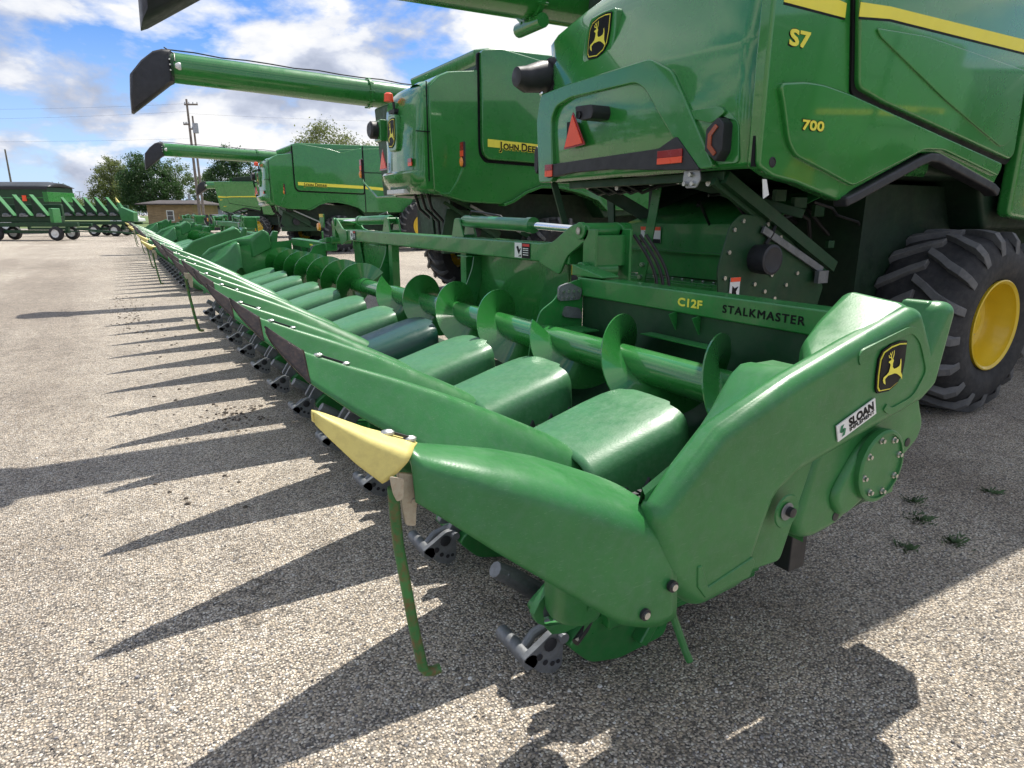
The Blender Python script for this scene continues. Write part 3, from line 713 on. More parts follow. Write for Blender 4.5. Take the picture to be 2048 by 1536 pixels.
def strip_decals(T):
    for ob in list(T.children):
        for q in list(ob.children):
            if q.name.split('.')[0] in ('emblem', 'dealer_sticker'): bpy.data.objects.remove(q)
h2 = copy_tree(HDR); strip_decals(h2); h2.location = (.34, 13.5, 0); h2['label'] = 'second green corn header, starting just beyond the far end of the nearest one'
h3 = copy_tree(HDR); strip_decals(h3); h3.location = (.40, 24.2, 0); h3['label'] = 'farthest green corn header in the row, closest to the brick building'
# ------------------------------------------------------------------ wheels
def make_wheel(T, cx, cz, yo, yi, Rr, rim, sgn=-1, nl=20, name='rear_wheel'):
    """outer face at yo (looks to sgn*Y), inner face at yi"""
    w = abs(yi - yo); Y = lambda d: yo - sgn * d
    r0 = Rr - .045
    t = MB()
    t.lathe([(Y(.05) , rim - .01), (Y(.02), rim + .02), (Y(.0), rim + (r0 - rim) * .35), (Y(.0), rim + (r0 - rim) * .62), (Y(.03), r0 - .06), (Y(.07), r0 - .015), (Y(.14), r0), (Y(w * .5), r0 + .008), (Y(w - .14), r0), (Y(w - .07), r0 - .015), (Y(w - .03), r0 - .06), (Y(w), rim + (r0 - rim) * .62), (Y(w - .05), rim)],
            (cx, 0, cz), 1, 64, 0, False)
    wh = t.build(name, 'rubber', T, ang=40)
    l = MB()
    for k in range(nl):
        for side in (0, 1):
            a0 = 2 * math.pi * (k + .5 * side) / nl
            secs = []
            pts = [(.53, 0, 0), (.38, .09, .0), (.24, .19, .0), (.10, .26, -.008), (.02, .29, -.05), (.0, .295, -.10)]
            for f, da, dr in pts:
                d = f * w if side == 0 else (1 - f) * w
                a = a0 + da * (.75 / Rr) * .9
                rr = r0 + dr; hw = .030 / Rr
                top = .045 if dr > -.04 else (.03 if dr > -.08 else .012)
                ring = []
                for aa, rad in ((a - hw * 1.3, rr - .02), (a - hw, rr + top), (a + hw, rr + top), (a + hw * 1.3, rr - .02)):
                    ring.append((cx + rad * math.cos(aa), Y(d), cz + rad * math.sin(aa)))
                secs.append(ring)
            l.loft(secs)
    l.build('tread_lugs', 'lug', wh, off=ORG[T], ang=30, bevel=.006, seg=2)
    r = MB()
    r.lathe([(Y(.035), rim - .001), (Y(.012), rim + .004), (Y(.008), rim - .004), (Y(.02), rim - .022), (Y(.06), rim - .026), (Y(.10), rim - .05), (Y(.16), rim - .055), (Y(.20), rim - .075), (Y(.22), rim - .11), (Y(.20), rim * .5), (Y(.19), .09), (Y(.15), .085), (Y(.14), .002)], (cx, 0, cz), 1, 56, 0, False)
    rr = r.build('rim', 'yellow', wh, off=ORG[T], ang=30)
    b = MB()
    for k in range(8):
        a = 2 * math.pi * k / 8
        b.lathe([(Y(.205), .016), (Y(.18), .016), (Y(.178), .001)], (cx + .125 * math.cos(a), 0, cz + .125 * math.sin(a)), 1, 6)
    b.build_each('wheel_nut', 'bolt', wh, off=ORG[T])
    MB().cyl((cx, Y(.3), cz), (cx, Y(w + .35), cz), .12, 16).build('hub', 'dark_green', wh, off=ORG[T])
    return wh
def spout_auger(T, Ya, zc, x0, x1, r, spout, zt, mat='paint_old', slope=0.0, flange=None, cable=True):
    t = MB(); z = lambda x: zc + slope * (x - x0)
    t.tube([(x0, Ya, z(x0)), (x1, Ya, z(x1))], r, 32)
    for x in flange or ():
        t.tube([(x - .02, Ya, z(x)), (x + .02, Ya, z(x))], r + .035, 24)
        for k in range(10):
            a = 2 * math.pi * k / 10; t.cyl((x - .05, Ya + (r + .025) * math.cos(a), z(x) + (r + .025) * math.sin(a)), (x + .05, Ya + (r + .025) * math.cos(a), z(x) + (r + .025) * math.sin(a)), .013, 6)
    au = t.build('unloading_auger', mat, T, ang=40)
    P = spout; w = r * .93     # outline in XZ
    s = MB(); cxm = sum(p[0] for p in P) / len(P); czm = sum(p[1] for p in P) / len(P)
    def sh(k): return [(cxm + (p[0] - cxm) * k, czm + (p[1] - czm) * k) for p in P]
    s.loft([[(p[0], Ya + d, p[1]) for p in sh(k)] for d, k in ((-w, .86), (-w * .82, .97), (-w * .5, 1.0), (w * .5, 1.0), (w * .82, .97), (w, .86))])
    s.build('rubber_spout', 'black_plastic', au, off=ORG[T], ang=50)
    b = MB(); b.tube([(x0 - .01, Ya, z(x0)), (x0 + .03, Ya, z(x0))], r + .02, 24)
    for k in range(9):
        a = 2 * math.pi * k / 9; b.ball((x0 - .02, Ya - abs(math.cos(a)) * (r + .02), z(x0) + (r + .0) * math.sin(a)), .014, 4, 1)
    b.build('spout_clamp', ['dark_green', 'white'], au, off=ORG[T])
    if cable:
        c = MB(); pts = [(x0 - .06, Ya - r * .2, z(x0) + r + .05)]
        n = 16
        for k in range(n + 1):
            x = lerp(x0 - .02, x1, k / n); pts.append((x, Ya - .05, z(x) + r + .022 + .012 * math.sin(k * 2.3)))
        c.tube(pts, .011, 6)
        c.tube([(x0 - .06, Ya - r * .2, z(x0) + r + .05), (x0 + .06, Ya - r * .8, z(x0) + r * .75), (x0 + .05, Ya - r - .03, z(x0) + .05)], .011, 6)
        c.build('wiring', 'hose', au, off=ORG[T])
        l = MB(); l.lathe([(-.05, .03), (.0, .06), (.03, .055), (.035, .001)], (x0 + .10, Ya - r - .05, z(x0) - .02), 0, 12)
        l.build('work_light', 'white', au, off=ORG[T])
    return au
def plate(parent, name, poly, ax, a0, a1, mat, bevel=.004, off=None, label=None, ang=40):
    return MB().prism(poly, ax, a0, a1).build(name, mat, parent, off=off, bevel=bevel, ang=ang, label=label)

# ------------------------------------------------------------------ near combine (new model)
def new_combine():
    T = thing('combine_harvester', 'big glossy green combine with 700 on its side, leaping deer shield on its rear', 'combine harvester', (2.92, 3.45, 0), 'combine harvesters parked in a row')
    k_ = 2.92 / 3.0
    def RY(y, z): return (y * k_, 1.42 + (z - 1.42) * k_)
    # rear hood
    RG = [(1.655, 2.93, 2.47, 4.46, .10), (1.69, 2.915, 2.45, 4.47, .12), (2.00, 2.905, 2.445, 4.48, .14), (2.26, 2.91, 2.44, 4.47, .15), (2.31, 2.925, 2.44, 4.45, .15), (2.36, 2.945, 2.44, 4.47, .16), (2.68, 3.05, 2.44, 4.70, .20), (2.735, 3.075, 2.445, 4.66, .2), (2.79, 3.10, 2.45, 4.52, .22), (2.84, 3.13, 2.46, 4.40, .22), (2.93, 3.19, 2.49, 4.12, .24), (3.30, 3.48, 2.62, 3.80, .28), (3.55, 3.78, 2.70, 3.72, .3)]
    rings = []
    for z, xr, yn, yf, r in RG:
        ring = [(4.6, yn + .0, z), (3.6, yn, z)]
        for c, a0, a1 in (((xr + r, yn + r), -90, -180), ((xr + r, yf - r), 180, 90)):
            for q in range(7):
                a = R(lerp(a0, a1, q / 6)); ring.append((c[0] + r * math.cos(a), c[1] + r * math.sin(a), z))
            if a0 == -90:
                for q in range(1, 6): ring.append((xr - .02 * math.sin(math.pi * q / 6), lerp(yn + r, yf - r, q / 6), z))
        ring += [(4.6, yf, z)]
        rings.append(ring)
    hood = MB().loft(rings, False).build('rear_hood', 'paint', T, solid=.02, ang=28)
    # raised frame round the rear panel
    X0, X1 = 2.874, 2.93
    out = [(4.57, 1.66), (4.61, 2.14), (4.55, 2.315), (4.17, 2.335), (3.33, 2.345), (3.14, 2.25), (2.96, 2.06), (2.80, 1.92), (2.66, 1.68), (2.93, 1.66), (3.21, 2.00), (3.36, 2.175), (3.45, 2.225), (4.16, 2.235), (4.34, 2.20), (4.40, 2.12), (4.37, 1.66)]
    plate(hood, 'rear_frame', rounded([RY(*p) for p in [(4.57, 1.66), (4.61, 2.14), (4.55, 2.315), (4.17, 2.335), (3.33, 2.345), (3.13, 2.245), (3.00, 2.06), (2.74, 1.67), (2.92, 1.67), (3.21, 2.00), (3.36, 2.175), (3.45, 2.225), (4.16, 2.235), (4.34, 2.20), (4.40, 2.12), (4.37, 1.66)]], .04), 0, X0, X1, 'paint', .022, ORG[T])
    plate(hood, 'corner_panel', rounded([RY(*p) for p in [(2.98, 2.05), (3.06, 2.02), (2.72, 1.99), (2.62, 1.90), (2.60, 1.69), (2.76, 1.69)]], .03), 0, X0 + .03, X1, 'paint', .02, ORG[T])
    plate(hood, 'corner_scoop', rounded([RY(*p) for p in [(3.05, 2.005), (2.75, 2.00), (2.70, 1.965), (2.80, 1.915), (3.02, 1.975)]], .03), 0, X0 + .012, X1, 'paint', .012, ORG[T])
    bump = plate(T, 'rear_bumper', rounded([RY(*p) for p in [(4.44, 1.69), (4.38, 1.79), (3.20, 1.81), (3.05, 1.87), (2.84, 1.665), (3.19, 1.685), (3.68, 1.715), (4.1, 1.715)]], .02), 0, 2.865, 2.94, 'black_plastic', .012)
    def refl(name, y0, y1, z0, z1, zs, x=2.86):
        a = RY(y0, z0); b = RY(y1, z1); s = RY(0, zs)[1]
        o = MB().box(x - .004, x + .004, min(a[0], b[0]), max(a[0], b[0]), a[1], s).build(name, 'orange', bump, off=ORG[T], bevel=.002)
        MB().box(x - .004, x + .004, min(a[0], b[0]), max(a[0], b[0]), s + .001, b[1]).build('red_strip', 'dark_red', o, off=ORG[T], bevel=.002)
    refl('reflector', 2.985, 3.195, 1.715, 1.795, 1.752); refl('reflector', 4.355, 4.455, 1.70, 1.79, 1.745)
    smv = plate(T, 'slow_vehicle_triangle', rounded([RY(*p) for p in [(4.08, 2.13), (3.925, 1.895), (4.185, 1.88)]], .012), 0, 2.845, 2.852, 'dark_red', 0)
    plate(smv, 'triangle_face', [RY(*p) for p in [(4.078, 2.105), (3.95, 1.905), (4.165, 1.892)]], 0, 2.838, 2.8445, 'orange', 0, ORG[T])
    MB().box(2.853, 2.90, 4.0, 4.05, 1.95, 2.05).build('bracket', 'black', smv, off=ORG[T])
    cm = plate(T, 'rear_camera', rounded([(3.80, 2.115), (3.62, 2.105), (3.60, 2.06), (3.62, 2.02), (3.74, 2.02), (3.79, 2.06)], .015), 0, 2.74, 2.89, 'black_plastic', .015)
    MB().lathe([(2.755, .022), (2.73, .026), (2.735, .001)], (0, 3.75, 2.055), 0, 12).build('lens', 'black', cm, off=ORG[T])
    tl = plate(T, 'tail_light', rounded([RY(*p) for p in [(2.785, 1.88), (2.70, 1.935), (2.66, 1.90), (2.66, 1.755), (2.70, 1.70), (2.785, 1.765)]], .012), 0, 2.83, 2.93, 'black_plastic', .01)
    plate(tl, 'light_bar', rounded(band([RY(*p) for p in [(2.70, 1.89), (2.745, 1.845), (2.745, 1.785), (2.70, 1.74)]], .012), .004), 0, 2.822, 2.8295, 'dim_amber', 0, ORG[T])
    tl2 = MB().prism(rounded([(4.47, 1.90), (4.49, 1.93), (4.52, 1.90), (4.52, 1.76), (4.49, 1.72), (4.47, 1.76)], .01), 0, 2.88, 3.02).build('tail_light', 'black_plastic', T, bevel=.01)
    # emblem on its pad
    up = Vector((-.0, 0, 1)); sl = Vector((.165 / .37, 0, 1)).normalized()   # slope of upper rear face
    def onface(y, z):
        x = interp([(q[0], q[1]) for q in RG], z)[0]; return Vector((x - .02, y, z))
    pad = MB(); c = [(4.04, 2.46), (4.03, 2.60), (3.99, 2.72), (3.86, 2.735), (3.72, 2.73), (3.70, 2.58), (3.72, 2.45), (3.82, 2.40), (3.96, 2.395)]
    c = rounded(c, .03)
    pad.loft([[tuple(onface(y, z) + Vector((.06, 0, 0))) for y, z in c], [(2.962 + (z - 2.45) * .10, y, z) for y, z in c]])
    pd = pad.build('emblem_pad', 'paint', hood, off=ORG[T], bevel=.012)
    put_emblem(pd, (2.957, 3.975, 2.452), (0, -1, 0), (.10, 0, 1), .232, .255)
    # round work lamp on the far corner
    lm = MB(); lm.lathe([(-.02, .13), (.02, .14), (.03, .12)], (3.02, 4.50, 2.44), 0, 20)
    lm.loft([[(x, 4.56 + r * math.cos(a), 2.44 + dz + r * 1.0 * math.sin(a)) for a in (2 * math.pi * q / 16 for q in range(16))] for x, r, dz in ((3.02, .12, 0), (2.95, .115, -.0), (2.82, .095, -.03), (2.74, .07, -.02), (2.735, .05, -.02))])
    lm.build('rear_work_lamp', 'black_plastic', T, ang=40)
    MB().ball((2.93, 4.50, 2.31), .02, 6).build('lamp_stud', 'chrome', T)
    # ---------------- right side
    sd = plate(T, 'side_panel', rounded([(2.925, 1.66), (3.05, 1.61), (3.24, 1.585), (3.66, 1.49), (3.76, 1.55), (4.43, 1.79), (4.62, 1.795), (5.42, 1.62), (5.48, 1.70), (5.52, 1.80), (5.52, 2.5), (5.5, 3.5), (2.95, 3.5), (2.93, 2.6), (2.925, 2.2)], .03), 1, 2.415, 2.50, 'paint', .02)
    plate(sd, 'raised_side_panel', rounded([(3.00, 2.065), (3.20, 2.09), (3.36, 2.09), (3.59, 2.065), (5.44, 1.765), (5.40, 1.675), (4.64, 1.815), (4.42, 1.81), (3.72, 1.575), (3.45, 1.65), (3.18, 1.72), (3.11, 1.79), (3.05, 1.95)], .04), 1, 2.385, 2.43, 'paint', .022, ORG[T])
    plate(T, 'panel_gap', rounded([(3.525, 3.4), (3.525, 2.54), (3.61, 2.06), (3.87, 2.012), (5.50, 1.755), (5.56, 1.80), (5.52, 2.4), (5.56, 3.4)], .04), 1, 2.395, 2.44, 'black', .004)
    ud = plate(T, 'engine_side_door', rounded([(3.54, 3.4), (3.54, 2.55), (3.63, 2.095), (3.88, 2.04), (5.47, 1.79), (5.53, 1.83), (5.50, 2.4), (5.54, 3.4)], .045), 1, 2.365, 2.43, 'paint', .024)
    plate(ud, 'door_crease', rounded([(3.70, 2.40), (4.2, 2.42), (5.45, 2.36), (5.44, 1.93), (5.30, 1.86), (4.5, 2.1), (3.75, 2.36)], .05), 1, 2.352, 2.375, 'paint', .010, ORG[T])
    y = 2.361
    st = MB(); st.prism([(3.545, 2.436), (3.83, 2.462), (5.50, 2.468), (5.50, 2.545), (3.81, 2.522), (3.545, 2.505)], 1, y, y + .003)
    so_ = st.build('yellow_stripe', 'decal_yellow', ud, off=ORG[T], ang=0)
    MB().prism([(3.545, 2.424), (3.83, 2.450), (5.50, 2.456), (5.50, 2.467), (3.83, 2.461), (3.545, 2.435)], 1, y, y + .003).build('stripe_edge', 'black', so_, off=ORG[T], ang=0)
    s2 = MB().prism([(3.0, 2.44), (3.50, 2.435), (3.50, 2.505), (3.0, 2.55)], 1, 2.412, 2.416).build('yellow_stripe', 'decal_yellow', sd, off=ORG[T], ang=0)
    MB().prism([(3.0, 2.428), (3.50, 2.423), (3.50, 2.434), (3.0, 2.439)], 1, 2.412, 2.416).build('stripe_edge', 'black', s2, off=ORG[T], ang=0)
    d = MB(); put_text(d, 'S7', (3.064, 2.4125, 2.252), (1, 0, 0), (0, 0, 1), .078, 1, .0, width=.168, fat=.006)
    put_text(d, 'S7', (3.068, 2.409, 2.256), (1, 0, 0), (0, 0, 1), .072, 0, .01, width=.160, fat=.003)
    d.build('series_decal', ['decal_yellow', 'black'], sd, off=ORG[T], ang=0, mid=False)
    d = MB(); put_text(d, '700', (3.198, 2.382, 1.854), (1, 0, 0), (0, 0, 1), .051, 1, .0, width=.185, fat=.0045)
    put_text(d, '700', (3.20, 2.379, 1.856), (1, 0, 0), (0, 0, 1), .047, 0, .01, width=.180, fat=.002)
    d.build('model_decal', ['decal_yellow', 'black'], sd, off=ORG[T], ang=0, mid=False)
    MB().lathe([(2.413, .028), (2.41, .022), (2.414, .020), (2.414, .001)], (3.03, 0, 1.685), 1, 20).build('access_hole', 'black_plastic', sd, off=ORG[T])
    plate(T, 'wheel_arch_trim', band([(3.665, 1.485), (3.76, 1.515), (4.40, 1.742), (4.50, 1.768), (4.60, 1.765), (5.36, 1.60), (5.44, 1.565)], .030), 1, 2.375, 2.47, 'black_plastic', .016)
    # front half, mostly beyond the frame
    fr = plate(T, 'front_side_panel', rounded([(5.60, 1.40), (5.60, 2.5), (5.63, 3.4), (7.6, 3.5), (7.6, 2.3), (6.9, 1.7), (6.2, 1.35)], .06), 1, 2.36, 2.46, 'paint', .03)
    MB().lathe([(2.362, .03), (2.355, .024), (2.36, .001)], (5.72, 0, 1.70), 1, 16).build('access_hole', 'black_plastic', fr, off=ORG[T])
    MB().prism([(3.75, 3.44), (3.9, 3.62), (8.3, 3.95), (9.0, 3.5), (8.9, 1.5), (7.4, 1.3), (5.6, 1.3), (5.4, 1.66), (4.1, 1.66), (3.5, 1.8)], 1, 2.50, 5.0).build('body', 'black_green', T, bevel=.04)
    MB().prism(rounded([(8.5, 1.6), (8.5, 3.5), (9.6, 3.6), (10.4, 3.1), (10.3, 1.7), (9.9, 1.4)], .12), 1, 2.8, 4.6).build('cab', 'black_plastic', T, bevel=.08, seg=3)
    # far side slab so that the under-body is dark
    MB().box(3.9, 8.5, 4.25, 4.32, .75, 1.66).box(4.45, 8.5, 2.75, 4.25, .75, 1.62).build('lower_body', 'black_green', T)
    MB().box(2.905, 2.93, 2.432, 2.45, 1.66, 3.4).build('hood_seam', 'black', T)
    # ---------------- straw chopper and the gear under the hood
    ch = MB(); x = 3.52
    ch.prism([(4.20, 1.345), (2.86, 1.355), (2.80, 1.16), (2.80, .98), (4.15, .965), (4.20, 1.15)], 0, x + .02, x + .03)
    ch.add([(x + .03, 4.19, 1.345), (x + .03, 2.87, 1.355), (4.4, 2.87, 1.62), (4.4, 4.19, 1.62)], [(0, 1, 2, 3)])
    ch.box(x - .03, x + .03, 2.80, 4.20, 1.148, 1.158)
    c_ = ch.build('straw_chopper', 'frame', T, solid=.006)
    e = MB(); e.box(x - .16, x + .03, 2.95, 4.15, .93, .965).box(x - .17, x - .155, 2.95, 4.15, .90, .95)
    for q in range(12): e.cyl((x - .08, 3.02 + q * .098, .965), (x - .08, 3.02 + q * .098, .975), .012, 8, 1)
    e.build('chopper_lip', ['frame', 'bolt'], c_, off=ORG[T], bevel=.004)
    lb = MB().box(x + .010, x + .014, 3.76, 3.98, 1.205, 1.325).build('warning_label', 'white', c_, off=ORG[T], ang=0)
    MB().box(x + .006, x + .0095, 3.76, 3.98, 1.30, 1.325).box(x + .006, x + .0095, 3.76, 3.98, 1.205, 1.235, 1).prism([(3.89, 1.25), (3.93, 1.25), (3.915, 1.27), (3.94, 1.29), (3.90, 1.29)], 0, x + .006, x + .0095, 1).build('label_print', ['orange', 'black'], lb, off=ORG[T], ang=0)
    s = MB(); s.prism([(3.60, 1.68), (3.52, 1.68), (3.62, 1.10), (3.66, .93), (3.74, .93), (3.71, 1.12)], 0, 3.30, 3.308)
    s.build('support_strap', 'frame', T)
    b = MB()
    for yy, z in ((3.67, 1.18), (3.68, 1.06), (3.70, .97), (3.56, 1.60)): b.cyl((3.30, yy, z), (3.28, yy, z), .017, 8)
    for q in range(16): b.ball((3.50, 4.17 - .01 * (q % 3), 1.34 - q * .024), .009, 3)
    for yy, z in ((4.1, 1.62), (3.9, 1.63), (3.75, 1.60), (3.4, 1.62), (3.15, 1.62), (2.9, 1.60)): b.cyl((3.1, yy, z), (3.08, yy, z), .02, 8)
    b.build_each('bolt', 'bolt', T)
    s = MB(); s.beam((3.35, 4.40, 1.66), (3.75, 4.05, 1.36), .012, .10).beam((3.3, 3.45, 1.66), (3.8, 2.75, 1.42), .05, .06)
    s.beam((3.0, 4.42, 1.66), (3.2, 4.36, 1.0), .03, .05).prism([(4.30, 1.64), (4.40, 1.64), (4.30, 1.05), (4.24, .85)], 0, 3.5, 3.52)
    s.beam((3.02, 4.2, 1.63), (3.02, 2.7, 1.63), .06, .05)
    s.build('chassis_braces', 'dark_green', T, bevel=.004)
    sp = plate(T, 'chopper_side_plate', rounded([(3.10, 1.36), (3.18, 1.42), (3.45, 1.40), (3.75, 1.20), (4.05, .95), (4.0, .80), (3.30, .78), (3.05, .90), (3.02, 1.10)], .03), 1, 2.72, 2.73, 'dark_green', .003)  # dark green here paints the deep shade under the hood
    b = MB()
    for px, pz in ((3.13, 1.33), (3.2, 1.38), (3.42, 1.36), (3.55, 1.28), (3.1, 1.2), (3.08, 1.05), (3.13, .95), (3.25, .88), (3.4, .86), (3.55, .9), (3.65, .98), (3.75, 1.05), (3.35, 1.0), (3.5, 1.05), (3.45, .95)):
        b.cyl((px, 2.72, pz), (px, 2.708, pz), .013, 8)
    b.build_each('bolt', 'bolt', sp, off=ORG[T])
    MB().lathe([(2.72, .085), (2.66, .09), (2.60, .09), (2.595, .075), (2.60, .06), (2.60, .001)], (3.35, 0, 1.155), 1, 26).build('pulley', 'black_plastic', sp, off=ORG[T], ang=35)
    MB().beam((3.36, 2.70, 1.33), (3.98, 2.70, 1.06), .02, .045).build('link_bar', 'cast', sp, off=ORG[T], bevel=.003)
    MB().beam((3.0, 2.70, 1.62), (4.10, 2.70, 1.08), .04, .07).beam((2.95, 2.74, 1.60), (3.5, 2.74, 1.33), .03, .04).build('brace', 'dark_green', sp, off=ORG[T])
    MB().box(3.90, 4.00, 2.66, 2.69, .98, 1.06).build('grey_bracket', 'cast', sp, off=ORG[T])
    lb = MB().box(3.13, 3.215, 2.712, 2.716, .925, 1.05).build('warning_label', 'white', sp, off=ORG[T], ang=0)
    MB().box(3.13, 3.215, 2.7085, 2.711, 1.025, 1.05).prism([(3.15, .935), (3.19, .94), (3.182, .965), (3.20, .995), (3.17, .985), (3.15, 1.0)], 1, 2.7085, 2.711, 1).build('label_print', ['orange', 'black'], lb, off=ORG[T], ang=0)
    MB().box(3.25, 4.7, 2.62, 2.74, .66, .80).box(3.25, 4.7, 2.55, 2.62, .66, .70).build('lower_rail', 'dark_green', T, bevel=.01)
    hg = plate(T, 'hitch_plate', rounded([(2.80, 1.665), (2.92, 1.665), (2.93, 1.61), (2.90, 1.565), (2.82, 1.565), (2.79, 1.61)], .01), 0, 2.90, 2.91, 'zinc', .003)
    b = MB()
    for yy, z in ((2.86, 1.64), (2.84, 1.59), (2.90, 1.59)): b.cyl((2.90, yy, z), (2.88, yy, z), .013, 8)
    b.build_each('bolt', 'bolt', hg, off=ORG[T])
    hs = MB()
    for q in range(5): hs.tube([(3.1, 4.15 - q * .12, 1.62), (3.12, 4.0 - q * .12, 1.56), (3.15, 3.8 - q * .1, 1.60), (3.2, 3.6 - q * .1, 1.62)], .012, 6)
    hs.tube([(3.1, 2.75, 1.6), (3.3, 2.72, 1.5), (3.5, 2.7, 1.42), (3.45, 2.7, 1.3), (3.4, 2.7, 1.24)], .013, 6)
    hs.build_each('wiring', 'hose', T)
    MB().prism([(3.0, 1.60), (3.03, 1.60), (3.06, 1.52), (3.02, 1.50)], 1, 2.44, 2.445).build('paper_tag', 'white', T, ang=0)
    cl = random.Random(5)
    ln = MB()
    for q in range(12):
        x0 = cl.uniform(3.3, 4.2); z0 = cl.uniform(1.35, 1.6); y0 = cl.uniform(2.74, 3.3)
        pts = [Vector((x0, y0, z0))]
        for w_ in range(4): pts.append(pts[-1] + Vector((cl.uniform(.02, .28), cl.uniform(-.06, .08), cl.uniform(-.20, .04))))
        sm_ = []
        for w_ in range(13):
            t = w_ / 12 * 4; i = min(3, int(t)); sm_.append(pts[i].lerp(pts[i + 1], t - i))
        ln.tube(sm_, cl.choice((.010, .014, .018)), 7)
    ln.build_each('hydraulic_line', 'hose', T)
    br = MB()
    for q in range(9):
        x0 = cl.uniform(3.3, 4.2); z0 = cl.uniform(.82, 1.5); y0 = cl.uniform(2.73, 2.95); s_ = cl.uniform(.03, .10)
        br.box(x0, x0 + s_ * cl.uniform(.5, 2), y0, y0 + .03, z0, z0 + s_)
    br.build_each('bracket', 'dark_green', T, bevel=.004)
    bt = MB()
    for q in range(9): bt.cyl((3.35 + q * .15, 2.62, .76), (3.35 + q * .15, 2.607, .76), .014, 8)
    bt.build_each('bolt', 'bolt', T)
    make_wheel(T, 5.27, .655, 2.16, 2.80, .66, .318, -1, 17)
    make_wheel(T, 5.27, .655, 4.74, 4.10, .66, .318, 1, 17)
    MB().box(5.15, 5.40, 2.8, 4.1, .55, .75).build('rear_axle', 'dark_green', T, bevel=.02)
    make_wheel(T, 8.7, .92, 1.95, 2.65, .93, .46, -1, 22, 'front_wheel')
    make_wheel(T, 8.7, .92, 5.0, 4.3, .93, .46, 1, 22, 'front_wheel')
    spout_auger(T, 5.35, 3.27, .95, 6.2, .235, [(.98, 3.50), (.70, 3.48), (.44, 3.28), (.33, 2.95), (.315, 2.62), (.36, 2.64), (.98, 3.04)], 0, 'paint', .012, (3.35,))
    f = MB(); f.cyl((3.36, 5.15, 3.02), (3.36, 5.55, 3.02), .06, 12); f.build('auger_rest', 'paint', T)
    # the side panels lean outwards towards the top
    def lean(ob):
        me = ob.data
        if me:
            for v in me.vertices:
                z = v.co.z; yw = v.co.y + 3.45; d = .085 * max(0, z - 1.62); f = (yw - d) / yw
                v.co.y -= d; v.co.x = (v.co.x + 2.92) * f - 2.92; v.co.z = 1.42 + (z - 1.42) * f
    for ob in T.children:
        if ob.name.split('.')[0] in ('side_panel', 'panel_gap', 'engine_side_door', 'front_side_panel'):
            lean(ob)
            for q in ob.children:
                lean(q)
                for w_ in q.children: lean(w_)
    return T
NEW = new_combine()

